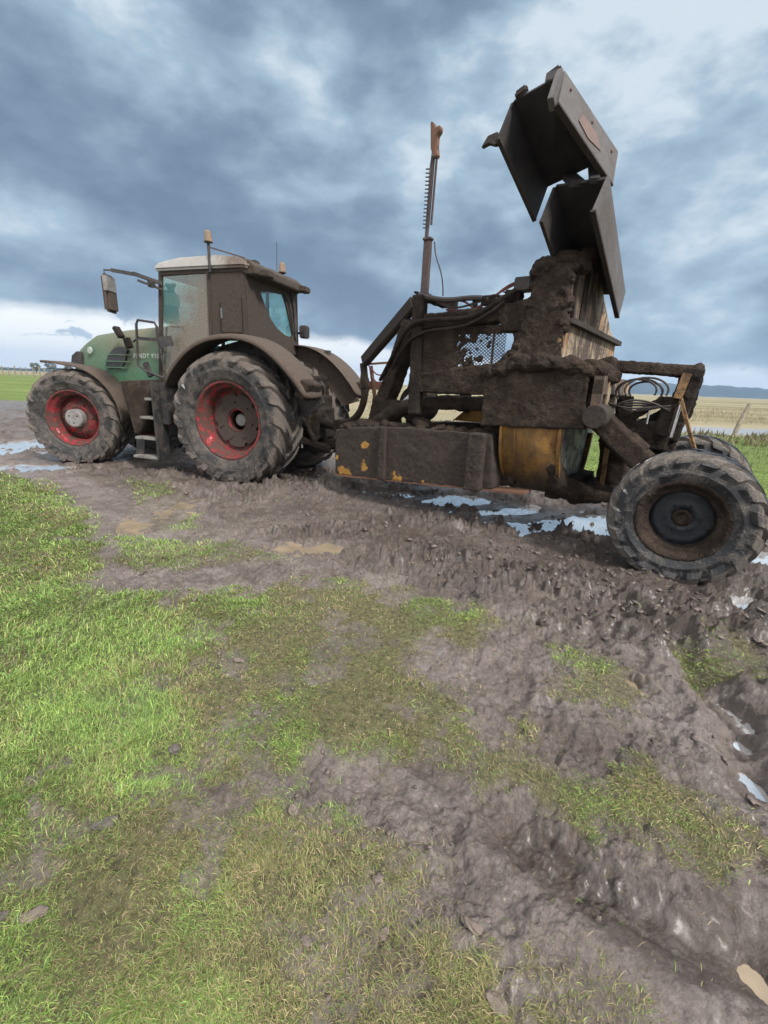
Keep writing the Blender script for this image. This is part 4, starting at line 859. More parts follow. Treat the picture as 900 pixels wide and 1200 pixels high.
mb = MB(); mb.prism([(-3.15, -.70, 4.44), (-3.11, -.70, 4.42), (-3.09, -.70, 4.36), (-3.03, -.70, 4.38), (-3.02, -.70, 4.33), (-3.06, -.70, 4.29), (-3.06, -.70, 4.20), (-3.04, -.70, 4.10), (-3.08, -.70, 4.08), (-3.13, -.70, 4.18)], (0, .08, 0)); mb.build('mast_head', 'rust', ms, bev=.008)
mb = MB(); mb.tube([(-3.155 + .024 * cos(t), -.68 + .024 * sin(t), 4.02 - t * .0062) for t in np.linspace(0, 100, 300)], .0058, 5); mb.tube([(-3.11, -.68, 4.2), (-3.12, -.68, 4.1), (-3.13, -.68, 4.02)], .006, 5); mb.build('coiled_cable', 'hose', ms)
mb = MB(); mb.tube([(-3.03, -.66, 3.26), (-3.0, -.66, 3.1), (-2.93, -.64, 2.95), (-2.90, -.62, 2.8), (-2.9, -.6, 2.68)], .008, 5, smooth_it=2); mb.build('mast_cable', 'hose', ms); ms.location.x -= .055
# beams between upright and housing
mb = MB(); mb.prism([(-3.15, -.88, 2.28), (-3.15, -.88, 2.44), (-2.6, -.88, 2.46), (-2.0, -.88, 2.50), (-1.75, -.88, 2.54), (-1.75, -.88, 2.22), (-2.05, -.88, 2.24), (-2.1, -.88, 2.34)], (0, .2, 0)); crust(mb.build('top_beam', 'crust', te), .014, .025, .08, .012)
mb = MB(); mb.prism([(-3.06, -.90, 1.57), (-3.06, -.90, 1.78), (-2.6, -.90, 1.84), (-2.15, -.90, 1.90), (-2.1, -.90, 1.58)], (0, .22, 0)); crust(mb.build('lower_beam', 'crust', te), .014, .03, .08, .014)
mb = MB(); x0, x1, z0, z1 = -2.72, -2.02, 1.80, 2.30
st = .034
for sg in (1, -1):
    k = -60
    while k < 60:
        pts = []
        for t in np.linspace(-2, 2, 3): pass
        xa, xb = x0, x1; c = k * st
        za = z0 + c; zb = za + sg * (x1 - x0) * .8
        P = []
        for x in (x0, x1):
            P.append((x, z0 + c + sg * (x - x0) * .8))
        (xa, za), (xb, zb) = P
        def clip(xa, za, xb, zb):
            if abs(zb - za) < 1e-9: return None
            t0, t1 = 0.0, 1.0; ta, tb2 = (z0 - za) / (zb - za), (z1 - za) / (zb - za)
            t0, t1 = max(t0, min(ta, tb2)), min(t1, max(ta, tb2))
            return None if t0 >= t1 else (xa + (xb - xa) * t0, za + (zb - za) * t0, xa + (xb - xa) * t1, za + (zb - za) * t1)
        r_ = clip(xa, za, xb, zb)
        if r_: mb.beam((r_[0], -.84, r_[1]), (r_[2], -.84, r_[3]), .006, .0075, (0, 1, 0))
        k += 1
mb.box((-2.16, -.84, 2.05), (.02, .02, .5)); gm = mb.build('guard_mesh', 'frame', te)
mb = MB(); mb.prism([(-3.06, -.85, 1.80), (-3.06, -.85, 2.26), (-2.62, -.85, 2.27), (-2.57, -.85, 2.16), (-2.64, -.85, 2.08), (-2.55, -.85, 1.98), (-2.60, -.85, 1.86), (-2.45, -.85, 1.80)], (0, .035, 0)); mb.prism([(-3.06, -.85, 2.22), (-2.0, -.85, 2.225), (-1.75, -.85, 2.23), (-1.75, -.85, 2.30), (-3.06, -.85, 2.30)], (0, .06, 0)); mb.prism([(-2.06, -.85, 1.78), (-1.9, -.85, 1.78), (-1.75, -.85, 2.3), (-2.0, -.85, 2.28), (-1.93, -.85, 2.17), (-1.93, -.85, 2.02), (-2.02, -.85, 1.95)], (0, .06, 0))
for (x, z, r) in ((-2.5, 2.05, .03), (-2.38, 2.14, .022), (-2.30, 1.96, .04), (-2.46, 1.90, .04), (-2.42, 2.02, .02), (-2.2, 2.13, .018), (-2.35, 2.06, .016), (-2.53, 2.12, .025)): mb.lathe([(.0001, -.012), (r, -.005), (r * .8, .012), (.0001, .014)], 9, 'Y', (x, -.84, z), closed=False)
R_ = random.Random(4)
for k in range(70):
    x = -2.62 + abs(R_.gauss(0, .2)); z = R_.uniform(1.84, 2.24); r = R_.uniform(.012, .03); mb.lathe([(.0001, -.012), (r, -.005), (r * .8, .012), (.0001, .014)], 7, 'Y', (x, -.84, z), closed=False)
crust(mb.build('mud_clogging', 'crust', gm), .009, .014, .03, .008)
mb = MB()
for (x, z) in ((-2.46, 2.60), (-2.26, 2.60)): mb.beam((x, -.75, 2.42), (x, -.75, z + .02), .03, .05)
mb.beam((-3.1, -.78, 2.64), (-2.9, -.75, 2.60), .04, .03); crust(mb.build('hose_stay', 'crust_dark', te), .009, .012, .04)
for pts, r, mt in (([(-3.12, -.88, 2.66), (-2.8, -.84, 2.58), (-2.45, -.82, 2.60), (-2.2, -.8, 2.56), (-1.95, -.8, 2.60)], .030, 'hose'),
                   ([(-3.0, -.84, 2.63), (-2.7, -.8, 2.48), (-2.3, -.8, 2.58), (-2.05, -.78, 2.52)], .012, 'hose'), ([(-2.85, -.82, 2.55), (-2.6, -.8, 2.60), (-2.42, -.78, 2.46), (-2.2, -.8, 2.62), (-1.98, -.8, 2.70)], .011, 'redhose'),
                   ([(-2.8, -.78, 2.5), (-2.5, -.78, 2.47), (-2.28, -.78, 2.55), (-2.1, -.8, 2.68), (-1.95, -.82, 2.72)], .012, 'redhose'), ([(-2.3, -.8, 2.5), (-2.2, -.8, 2.58), (-2.05, -.8, 2.50), (-2.0, -.8, 2.60), (-2.12, -.8, 2.63)], .009, 'hose'),
                   ([(-2.45, -.8, 2.5), (-2.35, -.8, 2.62), (-2.25, -.8, 2.5), (-2.1, -.8, 2.5), (-1.9, -.8, 2.66)], .009, 'hose'),
                   ([(-3.95, -.45, 1.7), (-3.55, -.7, 2.05), (-3.2, -.94, 2.34), (-2.95, -.95, 2.38), (-2.4, -.94, 2.36), (-2.15, -.93, 2.5), (-1.95, -.9, 2.62)], .026, 'crust_dark'),
                   ([(-3.75, -.5, 1.75), (-3.3, -.9, 2.1), (-3.0, -.96, 2.26), (-2.5, -.95, 2.27), (-2.2, -.94, 2.40), (-2.05, -.92, 2.52)], .020, 'crust_dark'),
                   ([(-4.44, -.22, 1.93), (-4.35, -.25, 1.5), (-4.5, -.22, 1.15), (-4.9, -.12, .98), (-5.6, .1, 1.0), (-6.0, .5, 1.25)], .055, 'crust'),
                   ([(-4.40, -.24, 1.96), (-4.46, -.25, 1.7), (-4.40, -.24, 1.4), (-4.6, -.22, 1.1)], .022, 'hose'), ([(-4.34, -.22, 1.9), (-4.1, -.25, 1.72), (-3.7, -.4, 1.95), (-3.42, -.5, 2.3), (-3.3, -.6, 2.5)], .010, 'redhose'),
                   ([(-4.3, -.2, 1.75), (-4.1, -.25, 1.62), (-3.9, -.3, 1.68), (-3.75, -.35, 1.85)], .009, 'redhose'), ([(-4.42, -.2, 1.85), (-4.3, -.2, 1.6), (-4.4, -.2, 1.5)], .009, 'redhose')):
    MB().tube(pts, r, 8, smooth_it=3).build('hose', mt, te)
mb = MB(); mb.box((-1.90, -.80, 2.68), (.17, .16, .13)); cb = mb.build('control_box', 'black', te, bev=.01)
mb = MB(); mb.box((-2.0, -.78, 2.55), (.14, .12, .16)); mb.box((-2.25, -.78, 2.56), (.2, .1, .08)); crust(mb.build('valve_block', 'crust_dark', te), .009, .03, .04)
# housing over the rotor
mb = MB(); mb.prism([(-2.17, -.93, 1.24), (-2.19, -.93, 1.86), (-1.86, -.93, 1.93), (-1.20, -.93, 1.93), (-1.13, -.93, 1.86), (-1.09, -.93, 1.29)], (0, .34, 0)); ho = mb.build('housing', 'crust', te); crust(ho, .014, .026, .16, .02)
mb = MB(); mb.prism([(-1.90, -.82, 1.28), (-1.90, -.82, 1.86), (-1.10, -.82, 1.86), (-1.08, -.82, 1.30)], (0, 1.65, 0)); crust(mb.build('housing_top', 'crust', te), .025, .03, .1)
heap('mud_heap', [(-2.15, -.90, 1.84), (-1.8, -.92, 1.92), (-1.45, -.92, 1.93), (-1.15, -.88, 1.88), (-1.08, -.68, 1.84), (-1.05, -.45, 1.82)], 34, .055, .105, 3)
# rear edge of the housing: pale steel with square tube sockets
mb = MB()
for (y0, y1, z0_, z1_) in ((-.93, -.86, 1.30, 1.76), (-.93, .8, 1.63, 1.80), (-.93, .8, 1.30, 1.46), (-.62, -.50, 1.46, 1.63), (-.16, -.02, 1.46, 1.63), (.34, .42, 1.46, 1.63), (.72, .8, 1.46, 1.63)):
    mb.box((-1.02, (y0 + y1) / 2, (z0_ + z1_) / 2), (.09, y1 - y0, z1_ - z0_))
mb.build('socket_rail', 'chute', te)
# yellow drum shell with rotor inside
a0, a1 = radians(176), radians(352)
mb = MB(); mb.lathe([(.80, -1.95), (.80, -1.30), (.78, -1.30), (.78, -1.95)], 60, 'X', (0, -.10, 1.24), a0 - pi / 2 * 0 + 0, a1); dr = None
# lathe 'X': y=r cos a, z=r sin a  -> lower half a in 180..360
for v in mb.bm.verts: pass
dr = mb.build('rotor_drum', 'yellow', te, True)
mb = MB(); mb.lathe([(.815, -1.33), (.815, -1.295), (.76, -1.295), (.76, -1.33)], 60, 'X', (0, -.10, 1.24), a0, a1); mb.lathe([(.81, -1.96), (.81, -1.93), (.6, -1.93), (.6, -1.96)], 60, 'X', (0, -.10, 1.24), a0, a1); mb.lathe([(.806, -1.79), (.806, -1.775), (.79, -1.775), (.79, -1.79)], 60, 'X', (0, -.10, 1.24), a0, a1); mb.build('drum_flange', 'yellow', dr)
mb = MB(); mb.box((-1.75, -.88, .98), (.05, .02, .5)); 
mb = MB(); mb.lathe([(.0001, -1.33), (.24, -1.33), (.26, -1.35), (.60, -1.35), (.77, -1.33), (.78, -1.44), (.0001, -1.44)], 48, 'X', (0, .08, 1.22), closed=False); ro = mb.build('rotor', 'rotor', te)
mb = MB()
for k in range(10):
    a = 2 * pi * k / 10; mb.lathe([(.0001, -1.345), (.018, -1.345), (.018, -1.355)], 8, 'X', (0, .08 + .5 * cos(a), 1.22 + .5 * sin(a)), closed=False)
mb.build('bolt_hole', 'screen', ro)
mb = MB()
mb.beam((-1.26, -.2, .62), (-1.24, .5, .60), .14, .12)
crust(mb.build('cutter_blade', 'crust_dark', te), .02, .04, .1)
mb = MB(); mb.beam((-1.02, .30, 1.32), (-1.0, .34, .50), .03, .66, (0, 1, 0)); mb.build('side_plate', 'crust_dark', te); mb = MB(); mb.beam((-.99, -.07, 1.32), (-.97, -.04, .52), .05, .025, (0, 1, 0)); mb.beam((-.93, .22, 1.3), (-.90, .24, .56), .04, .05, (0, 1, 0)); mb.build('side_plate', 'rustyellow', te)
mb = MB(); mb.beam((-.95, .25, 1.3), (-.92, .25, .55), .35, .28); mb.beam((-1.55, .0, .50), (-.85, .1, .52), .9, .10); mb.tube([(-1.38, -.78, .95), (-1.33, -.62, .66), (-1.2, -.35, .52), (-1.0, -.1, .5)], [.05, .10, .12, .12], 8); mb.beam((-2.05, -.6, 1.2), (-1.98, -.55, .55), .16, .3); crust(mb.build('lower_frame', 'crust', te), .02, .06, .12)
# chute tower
c6, s6 = cos(radians(6)), -sin(radians(6))
dY = Vector((sin(radians(6)), cos(radians(6)), 0)) 
P0 = Vector((-1.43, -.90, 0))
def rf(y, z, off=0): return P0 + Vector((dY.x * y, dY.y * y, z)) + Vector((off, 0, 0))
mb = MB(); mb.prism([(-2.02, -.90, 1.86), (-1.93, -.90, 2.05), (-1.80, -.90, 2.42), (-1.73, -.90, 2.86), (-1.42, -.90, 2.80), (-1.43, -.90, 1.86)], (0, .07, 0)); mb.prism([(-1.86, -.86, 1.86), (-1.74, -.86, 2.84), (-1.70, -.86, 2.84), (-1.82, -.86, 1.86)], (0, 1.2, 0))
nf = mb.build('chute_front', 'crust', te); crust(nf, .013, .028, .14, .022)
mb = MB()
poly = [(0, 1.8), (0, 2.80), (.22, 2.90), (.52, 2.98), (.75, 2.90), (1.55, 2.34), (1.78, 2.30), (1.85, 1.8)]
mb.prism([rf(y, z) for y, z in poly], (-.04, 0, 0)); ch = mb.build('chute_rear', 'chute', te)
mb = MB(); mb.prism([rf(.10, 2.34, .0), rf(1.80, 2.27, 0), rf(1.80, 2.22, 0), rf(.06, 2.29, 0)], (.07, 0, 0)); mb.build('flange', 'frame', ch)
mb = MB(); mb.prism([rf(.37, 2.34, .004), rf(.42, 2.95, .004), rf(.50, 2.95, .004), rf(.52, 2.34, .004)], (.012, 0, 0)); mb.prism([rf(.12, 2.34, .004), rf(.12, 2.80, .004), rf(.15, 2.80, .004), rf(.16, 2.34, .004)], (.03, 0, 0)); mb.build('rib', 'crust_dark', ch)
heap('mud_heap', [(-1.74, -.86, 2.76), (-1.66, -.86, 2.84), (-1.5, -.84, 2.85), (-1.42, -.74, 2.85), (-1.38, -.5, 2.95), (-1.37, -.40, 2.97)], 24, .05, .085, 4); heap('mud_heap', [(-1.44, -.86, 2.78), (-1.44, -.86, 2.5), (-1.44, -.86, 2.2)], 22, .03, .05, 5, .010, .8); heap('mud_heap', [(-1.98, -.84, 1.93), (-1.87, -.84, 2.15), (-1.80, -.84, 2.4), (-1.76, -.84, 2.7)], 22, .04, .065, 6, .011, .8)
# discharge hood, two folded channel sections (corners in metres)
def channel(c, name, t=.025):
    FB0, FB1, RB0, RB1, FN0, FN1, RN0, RN1 = [Vector(c[k]) for k in ('FB0', 'FB1', 'RB0', 'RB1', 'FN0', 'FN1', 'RN0', 'RN1')]
    e = (RB0 - FB0).normalized()
    nrm = (FB1 - FB0).cross(RB0 - FB0).normalized()
    if nrm.dot(FN0 - FB0) > 0: nrm = -nrm
    mb = MB(); mb.prism([FB0, FB1, RB1, RB0], nrm * t); mb.prism([FB0, FB1, FN1, FN0], e * -t)
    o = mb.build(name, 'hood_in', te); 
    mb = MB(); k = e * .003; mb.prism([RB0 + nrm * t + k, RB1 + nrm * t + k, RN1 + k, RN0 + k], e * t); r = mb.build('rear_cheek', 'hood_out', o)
    mb = MB(); mb.beam(RN0 + e * .012, RN1 + e * .012, .045, .02, nrm); mb.beam(FN0 - e * .012, FN1 - e * .012, .035, .03, nrm); mb.build('edge_bar', 'frame', o)
    return o, r, e, nrm
U = dict(FB0=(-1.818, -0.692, 3.565), RB0=(-1.228, -0.773, 3.672), RB1=(-1.526, -1.564, 3.969), FB1=(-1.985, -1.334, 4.022), FN0=(-1.837, -0.866, 3.235), FN1=(-2.01, -1.508, 3.702), RN0=(-1.201, -0.9, 3.386), RN1=(-1.506, -1.677, 3.722))
L = dict(FB0=(-1.54, 0.18, 2.72), FB1=(-1.609, -1.104, 3.395), FN0=(-1.56, 0.04, 2.45), FN1=(-1.638, -1.252, 3.099), RB0=(-1.133, 0.137, 2.689), RB1=(-1.188, -1.149, 3.359), RN0=(-1.134, 0.025, 2.441), RN1=(-1.227, -1.283, 3.097))
uh = channel(U, 'upper_hood'); lh = channel(L, 'lower_hood')
mb = MB(); mb.beam(Vector(U['RN1']) + Vector((-.02, -.02, 0)), U['RB1'], .05, .10); mb.beam(Vector(U['RB1']) + Vector((0, -.02, -.01)), Vector(U['RB1']) + Vector((-.10, .0, .0)), .07, .06); mb.build('hinge_bracket', 'hood_out', uh[0], bev=.006)
for t in (.12, .82):
    p = Vector(U['FB1']).lerp(Vector(U['RB1']), t); mb = MB(); mb.beam(p + Vector((-.03, 0, .02)), p + Vector((.07, 0, .055)), .06, .06); mb.build('hinge_lug', 'frame', uh[0], bev=.015)
p = Vector(U['FN1']); mb = MB(); mb.prism([p + Vector(q) for q in ((0, 0, -.03), (-.02, 0, .05), (-.10, -.02, .03), (-.15, -.03, -.05), (-.09, -.02, -.03), (-.03, 0, -.05))], (0, .05, 0)); mb.build('hook', 'frame', uh[0], bev=.006)
mid = lambda a, b, t: Vector(a).lerp(Vector(b), t)
q = [mid(mid(U['RN0'], U['RN1'], s_), mid(U['RB0'], U['RB1'], s_), t) + uh[2] * .032 for s_, t in ((.70, .32), (.66, .62), (.42, .66), (.30, .38), (.52, .22))]
mb = MB(); mb.prism(q, uh[2] * .003); mb.build('bare_patch', 'patch', uh[1])
for s_ in (.12, .5, .88):
    c = mid(mid(U['RN0'], U['RN1'], s_), mid(U['RB0'], U['RB1'], s_), .8) + uh[2] * .03; mb = MB(); bmesh.ops.create_icosphere(mb.bm, subdivisions=1, radius=.014, matrix=Matrix.Translation(c)); mb.build('bolt', 'rust', uh[1])
mb = MB(); a_, b_ = mid(U['FB0'], U['RB0'], .35), mid(L['FB1'], L['RB1'], .45); mb.beam(a_, b_, .12, .05); a_, b_ = mid(U['FB0'], U['RB0'], .7), mid(L['FB1'], L['RB1'], .8); mb.beam(a_, b_, .08, .04); mb.build('hinge_link', 'hood_in', te)
# wheel arms and rear linkage
for s in (-1, 1):
    y = -.66 if s < 0 else .60
    mb = MB(); mb.beam((-1.02, y, 1.40), (-.30, y, .80), .26, .20); mb.beam((-.30, y, .82), (-.13, y, .60), .2, .2); mb.box((-.62, y - .02, 1.19), (.2, .16, .08), Matrix.Rotation(.69, 3, 'Y').to_quaternion()); o = mb.build('wheel_arm', 'crust', te); crust(o, .013, .014, .1, .012)
    if s < 0:
        mb = MB(); mb.lathe([(.0001, -.99), (.105, -.99), (.115, -.98), (.115, -.6), (.0001, -.6)], 28, 'Y', (-1.0, 0, 1.42), closed=False); mb.build('pivot_tube', 'frame', te)
mb = MB(); mb.beam((-1.0, -.5, 1.91), (-.30, -.35, 1.87), .15, .10); mb.beam((-1.06, -.50, 1.98), (-.98, -.50, 1.74), .2, .13); crust(mb.build('upper_link', 'crust', te), .014, .025, .09, .014)
mb = MB(); mb.beam((-.30, -.36, 1.90), (-.40, -.33, 1.22), .16, .17); mb.beam((-.26, -.3, 1.92), (-.30, -.1, 1.45), .06, .20); mb.beam((-.44, -.2, 1.2), (-.42, -.2, .7), .18, .22); mb.beam((-.43, -.44, 1.62), (-.46, -.44, 1.26), .10, .11); mb.beam((-.90, -.42, 1.30), (-.50, -.44, 1.60), .07, .06); mb.box((-.62, -.40, 1.30), (.36, .12, .14)); mb.box((-.85, -.3, 1.5), (.12, .2, .22)); mb.beam((-.85, -.1, 1.2), (-.38, -.2, 1.55), .07, .09); mb.beam((-.80, -.3, 1.12), (-.42, -.35, 1.38), .05, .06); mb.beam((-1.0, -.2, 1.2), (-.3, -.2, .8), .3, .16); mb.box((-.6, -.3, 1.18), (.4, .3, .14)); crust(mb.build('rear_linkage', 'crust_dark', te), .014, .03, .07, .014)
MB().tube([(-.345, -.50, 1.58), (-.37, -.50, 1.25)], .016, 10).build('ram_rod', 'chrome', te)
MB().tube([(-.60, -.46, 1.50), (-.60, -.46, 1.36)], .012, 8).build('short_rod', 'chrome', te)
mb = MB(); mb.beam((-.345, -.55, 1.60), (-.13, -.55, 1.10), .03, .035); mb.beam((-.345, -.52, 1.85), (-.38, -.52, 1.62), .05, .07); mb.build('rusty_bar', 'rustyellow', te)
mb = MB(); mb.tube([(-.345, -.555, 1.62), (-.13, -.575, 1.12)], .010, 6); mb.build('pale_rod', 'rustyellow', te)
for k in range(9):
    R_ = random.Random(k); y = -.45 - .04 * (k % 3); r = .15 + .02 * k; cx, cz = -.70 + R_.uniform(-.05, .05), 1.66 + R_.uniform(-.03, .03)
    if k < 4: P = [(cx + r * cos(a), y, cz + r * .62 * sin(a)) for a in np.linspace(-.4, pi + .6, 12)]
    else: P = [(-.98, y, 1.60 - .03 * k + .1), (-.8, y - .05, 1.45 + .03 * k - .1), (-.6, y, 1.50 + .02 * k - .08), (-.42, y, 1.62 - .015 * k)]
    MB().tube(P, .011, 6, smooth_it=2).build('hose', 'hose', te)
for k in range(5): MB().tube([(-.97, -.5, 1.5 - .05 * k), (-.92 + .03 * k, -.55, 1.3), (-.85 + .04 * k, -.5, 1.2), (-.7, -.45, 1.3 - .03 * k)], .012, 6, smooth_it=2).build('hose', 'hose', te)

def split_loose(o):
    bm = bmesh.new(); bm.from_mesh(o.data); bm.faces.ensure_lookup_table(); seen = set(); isl = []
    for f in bm.faces:
        if f.index in seen: continue
        st, L = [f], []; seen.add(f.index)
        while st:
            g = st.pop(); L.append(g.index)
            for e in g.edges:
                for h in e.link_faces:
                    if h.index not in seen: seen.add(h.index); st.append(h)
        isl.append(L)
    bm.free()
    if len(isl) < 2: return
    src = o.data; sm = src.polygons[0].use_smooth
    for n_, L in enumerate(isl):
        ids = sorted({v for i in L for v in src.polygons[i].vertices}); mp = {v: k for k, v in enumerate(ids)}
        me = bpy.data.meshes.new(o.name); me.from_pydata([src.vertices[v].co[:] for v in ids], [], [[mp[v] for v in src.polygons[i].vertices] for i in L])
        me.materials.append(src.materials[0]); me.polygons.foreach_set('use_smooth', [sm] * len(L))
        if n_ == 0: o.data = me
        else:
            q = bpy.data.objects.new(o.name.split('.')[0], me); COL.objects.link(q); q.parent = o.parent; q.location = o.location; q.rotation_euler = o.rotation_euler
SPLIT = ('stiffener', 'upright', 'far_plate', 'ram_rod', 'hub_socket', 'mud_heap', 'hose_stay', 'bolt_hole', 'side_plate', 'edge_bar', 'rib', 'upper_link', 'hinge_link', 'valve_block')
for o in [o for o in COL.objects if o.type == 'MESH' and o.name.split('.')[0] in SPLIT]: split_loose(o)
# ------------------------------------------------------------------ fences and trees
def hgt(x, y): return float(terr(np.array([float(x)]), np.array([float(y)]))[0][0])
fe = empty('field_fence', (-66, 86, 0)); tag(fe, 'wire fence on short wooden posts across the pasture far left', 'fence')
fp = [(-118 + 8.2 * k, 104 - 2.45 * k) for k in range(16)]
fp = [((-.8256 + .0135 * k) * (62 - 1.8 * k), 62 - 1.8 * k) for k in range(-1, 11)]
for k, (x, y) in enumerate(fp):
    R_ = random.Random(k); z = hgt(x, y); mb = MB(); hh = R_.uniform(1.2, 1.45); mb.tube([(x + 66, y - 86, z - .2), (x + 66 + R_.uniform(-.1, .1), y - 86, z + hh)], [.075, .065], 8); mb.build('post', 'wood', fe)
mb = MB()
for zz in (.4, .75, 1.1):
    for (xa, ya), (xb, yb) in zip(fp, fp[1:]): mb.tube([(xa + 66, ya - 86, hgt(xa, ya) + zz), (xb + 66, yb - 86, hgt(xb, yb) + zz)], .012, 4)
mb.build('wire', 'wire', fe)
x, y = 16.1, 21.0; o = MB().tube([(0, 0, -.2), (.18, .05, .55), (.46, .1, 1.42)], [.10, .095, .08], 10).build('fence_post', 'wood'); o.location = (x, y, hgt(x, y)); tag(o, 'single leaning weathered post on the scrubby bank at the far right', 'fence post')
x, y = -28.5, 29.5; o = MB().tube([(0, 0, -.2), (.02, 0, .6), (.05, 0, 1.2)], [.09, .09, .08], 8).build('fence_post', 'wood'); o.location = (x, y, hgt(x, y)); MB().tube([(.04, 0, 1.15), (.14, 0, 2.35)], [.035, .03], 6).build('stake', 'wood', o); tag(o, 'post with a thin stake on top, beyond the tractor front tyre', 'fence post')
MT['leaf'] = plain('far_foliage', (0.05, 0.06, 0.045), (0.10, 0.11, 0.08), 1, 2); MT['bark'] = plain('far_bark', (0.09, 0.08, 0.07), (0.13, 0.12, 0.10), 1, 2)
for k, (x, y, s, lab) in enumerate(((-205, 268, 1.0, 'leftmost of the small far trees on the left horizon'), (-196, 268, 1.15, 'second small far tree from the left, with a broad crown'), (-187, 270, .9, 'third small far tree from the left on the horizon'), (-180, 270, 1.1, 'fourth small far tree, left of the fence end'), (-168, 270, .8, 'lone small far tree nearest the tractor front'), (-150, 272, .6, 'low bushy far tree just above the tractor front fender'))):
    t = empty('far_tree', (x, y, -.6)); tag(t, lab, 'tree', 'trees on the left horizon')
    mb = MB(); mb.tube([(0, 0, -.5), (.1, 0, 2 * s), (.2, .1, 4.2 * s)], [.35, .25, .12], 7)
    for q in range(5):
        a = q * 1.3; mb.tube([(.1, 0, (1.8 + .35 * q) * s), (1.3 * cos(a) * s, 1.3 * sin(a) * s, (3.2 + .3 * q) * s)], [.12, .04], 5)
    mb.build('trunk', 'bark', t)
    n = 1500; u = rng.normal(0, 1, (n, 3)); u /= np.linalg.norm(u, axis=1)[:, None]; rad = rng.uniform(.35, 1, n) ** .6
    lob = rng.integers(0, 7, n); lc = np.array([[cos(i * .9) * 1.5, sin(i * .9) * 1.5, 3.6 + 1.0 * (i % 3)] for i in range(7)])
    c = (lc[lob] + u * rad[:, None] * np.array([1.2, 1.2, .85])) * s
    V = (c[:, None] + rng.normal(0, .16, (n, 3, 3))).reshape(-1, 3); o = npmesh('crown', V, np.arange(n * 3).reshape(-1, 3), MT['leaf'], 3); o.parent = t

if HAZE:
    mb = MB(); mb.box((0, 2200, 103), (11000, 7200, 212)); mhz = bpy.data.materials.new('air'); mhz.use_nodes = True; n_ = mhz.node_tree
    n_.nodes.remove(n_.nodes['Principled BSDF']); pv = n_.nodes.new('ShaderNodeVolumePrincipled'); pv.inputs['Color'].default_value = (.52, .72, 1, 1); pv.inputs['Density'].default_value = HAZE; pv.inputs['Anisotropy'].default_value = .2
    n_.links.new(pv.outputs[0], [k for k in n_.nodes if k.type == 'OUTPUT_MATERIAL'][0].inputs['Volume'])
    tag(mb.build('haze', mhz), kind='stuff')
# ------------------------------------------------------------------ sky, sun, camera
W = bpy.data.worlds.new('World'); S.world = W; W.use_nodes = True; nt = W.node_tree; bg = nt.nodes['Background']
SUN_EL, SUN_AZ = 44, 140          # azimuth clockwise from +Y: high, behind the camera's right shoulder
sky = nt.nodes.new('ShaderNodeTexSky'); sky.sky_type = 'NISHITA'; sky.sun_disc = False; sky.sun_elevation = radians(SUN_EL); sky.sun_rotation = radians(SUN_AZ)
tc = nt.nodes.new('ShaderNodeTexCoord'); D = tc.outputs['Generated']
sp = nt.nodes.new('ShaderNodeSeparateXYZ'); nt.links.new(D, sp.inputs[0]); Zc = sp.outputs['Z']
den = math_(nt, 'ADD', math_(nt, 'MAXIMUM', Zc, 0.0), 0.16)
mpd = nt.nodes.new('ShaderNodeMapping'); mpd.inputs['Scale'].default_value = (1, 1, 1.9); nt.links.new(D, mpd.inputs[0])
def cn(scale, detail, rough, off, dist=0.0):
    mp = nt.nodes.new('ShaderNodeMapping'); mp.inputs['Location'].default_value = off; nt.links.new(mpd.outputs[0], mp.inputs[0])
    n = nt.nodes.new('ShaderNodeTexNoise'); n.inputs['Scale'].default_value = scale; n.inputs['Detail'].default_value = detail; n.inputs['Roughness'].default_value = rough; n.inputs['Distortion'].default_value = dist
    nt.links.new(mp.outputs[0], n.inputs['Vector']); return n.outputs['Fac']
x = math_(nt, 'ADD', math_(nt, 'MULTIPLY', cn(2.6, 5, .5, (3.1, 1.7, 0), .1), .85), math_(nt, 'MULTIPLY', cn(6.0, 12, .58, (8, 2, 0), .05), .75))
x = math_(nt, 'SUBTRACT', x, .305)
BL = [((-0.491, 0.816, 0.305), 13, -.08), ((-0.45, 0.80, 0.405), 12, -.04), ((-0.259, 0.936, 0.237), 13, -.17), ((-.07, .96, .22), 10, -.10), ((-0.296, 0.831, 0.471), 9, .12), ((0.42, 0.77, 0.48), 12, .14), ((0.50, 0.79, 0.35), 8, .09), ((0.152, 0.939, 0.308), 11, -.03), ((0.50, 0.84, 0.20), 13, -.10), ((.22, .88, .42), 9, .03), ((-.028, .866, .499), 11, .05), ((-.50, .86, .13), 9, -.06), ((-.55, .70, .5), 10, .12), ((.60, .76, .25), 9, .05)]
for d, r, a in BL:
    dp = nt.nodes.new('ShaderNodeVectorMath'); dp.operation = 'DOT_PRODUCT'; nt.links.new(D, dp.inputs[0]); v = Vector(d).normalized(); dp.inputs[1].default_value = v
    x = math_(nt, 'ADD', x, math_(nt, 'MULTIPLY', smooth(nt, dp.outputs['Value'], cos(radians(r * 1.5)), 1.0), a * .62))
cloud = ramp(nt, x, [(0.28, (.155, .23, .33)), (0.40, (.215, .31, .42)), (0.48, (.295, .41, .52)), (0.57, (.40, .54, .66)), (0.69, (.70, .80, .88))])
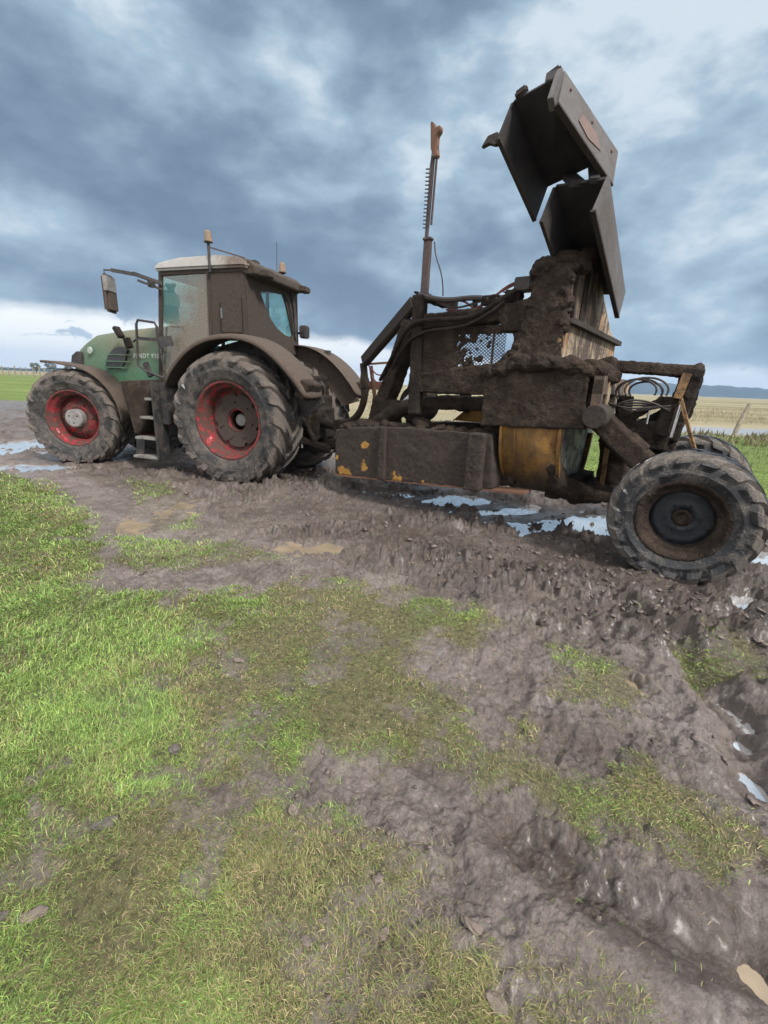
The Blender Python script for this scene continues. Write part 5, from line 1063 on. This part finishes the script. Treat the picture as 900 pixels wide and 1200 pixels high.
# bright opening low over the horizon, brightest to the left
wob = math_(nt, 'MULTIPLY', math_(nt, 'SUBTRACT', cn(4.5, 8, .6, (1, 5, 0)), .5), .07)
edge = math_(nt, 'ADD', math_(nt, 'SUBTRACT', mix(nt, smooth(nt, sp.outputs['X'], -.40, .5), .098, .044, 'FLOAT'), Zc), wob)
op = smooth(nt, edge, -.012, .012)
hb = mix(nt, smooth(nt, sp.outputs['X'], -.4, .5), (1.25, 1.25, 1.22), (.95, 1.0, 1.02)); hb = mix(nt, smooth(nt, cn(13, 6, .6, (4, 4, 0), .3), .56, .64), hb, (.55, .66, .78))
cc = mix(nt, math_(nt, 'MULTIPLY', op, .95), cloud, hb)
# sky gain added out of view, overhead and behind camera, to light the ground
up = math_(nt, 'ADD', math_(nt, 'MULTIPLY', smooth(nt, Zc, .56, .88), UPK), math_(nt, 'MULTIPLY', smooth(nt, math_(nt, 'MULTIPLY', sp.outputs['Y'], -1.0), -.15, .6), BKK))
gain = math_(nt, 'ADD', up, 1.0)
vm = nt.nodes.new('ShaderNodeVectorMath'); vm.operation = 'SCALE'; cc = mix(nt, math_(nt, 'MINIMUM', math_(nt, 'MULTIPLY', up, .6), .9), cc, (.585, .565, .55)); nt.links.new(cc, vm.inputs[0]); nt.links.new(math_(nt, 'MULTIPLY', gain, 10.0 / 1.0), vm.inputs['Scale'])
fin = mix(nt, 0.06, vm.outputs[0], sky.outputs[0])
nt.links.new(fin, bg.inputs['Color']); bg.inputs['Strength'].default_value = 0.1 / EXPK
sl = bpy.data.lights.new('sun', 'SUN'); sl.energy = SUNE; sl.angle = radians(10); sl.color = (1, .96, .9)
so = bpy.data.objects.new('sun', sl); COL.objects.link(so)
sv = Vector((sin(radians(SUN_AZ)) * cos(radians(SUN_EL)), cos(radians(SUN_AZ)) * cos(radians(SUN_EL)), sin(radians(SUN_EL))))
so.rotation_euler = sv.to_track_quat('Z', 'Y').to_euler()
ca = bpy.data.cameras.new('camera'); co = bpy.data.objects.new('camera', ca); COL.objects.link(co); S.camera = co
P_, R_ = radians(16.1), radians(2.2)
fw = Vector((0, cos(P_), -sin(P_))); r0 = Vector((1, 0, 0)); u0 = r0.cross(fw)
rt = r0 * cos(R_) + u0 * sin(R_); upv = u0 * cos(R_) - r0 * sin(R_)
M = Matrix((rt, upv, -fw)).transposed().to_4x4(); M.translation = (0, 0, 1.65); co.matrix_world = M
ca.sensor_fit = 'VERTICAL'; ca.sensor_height = 36; ca.sensor_width = 27; ca.lens = 520 / 1200 * 36; ca.clip_start = .02; ca.clip_end = 20000
S.view_settings.view_transform = 'Standard'; S.view_settings.look = 'None'; S.view_settings.exposure = math.log2(EXPK); S.view_settings.gamma = 1; S.view_settings.use_curve_mapping = False
S.cycles.max_bounces = 8; S.cycles.transparent_max_bounces = 12; S.cycles.use_denoising = True
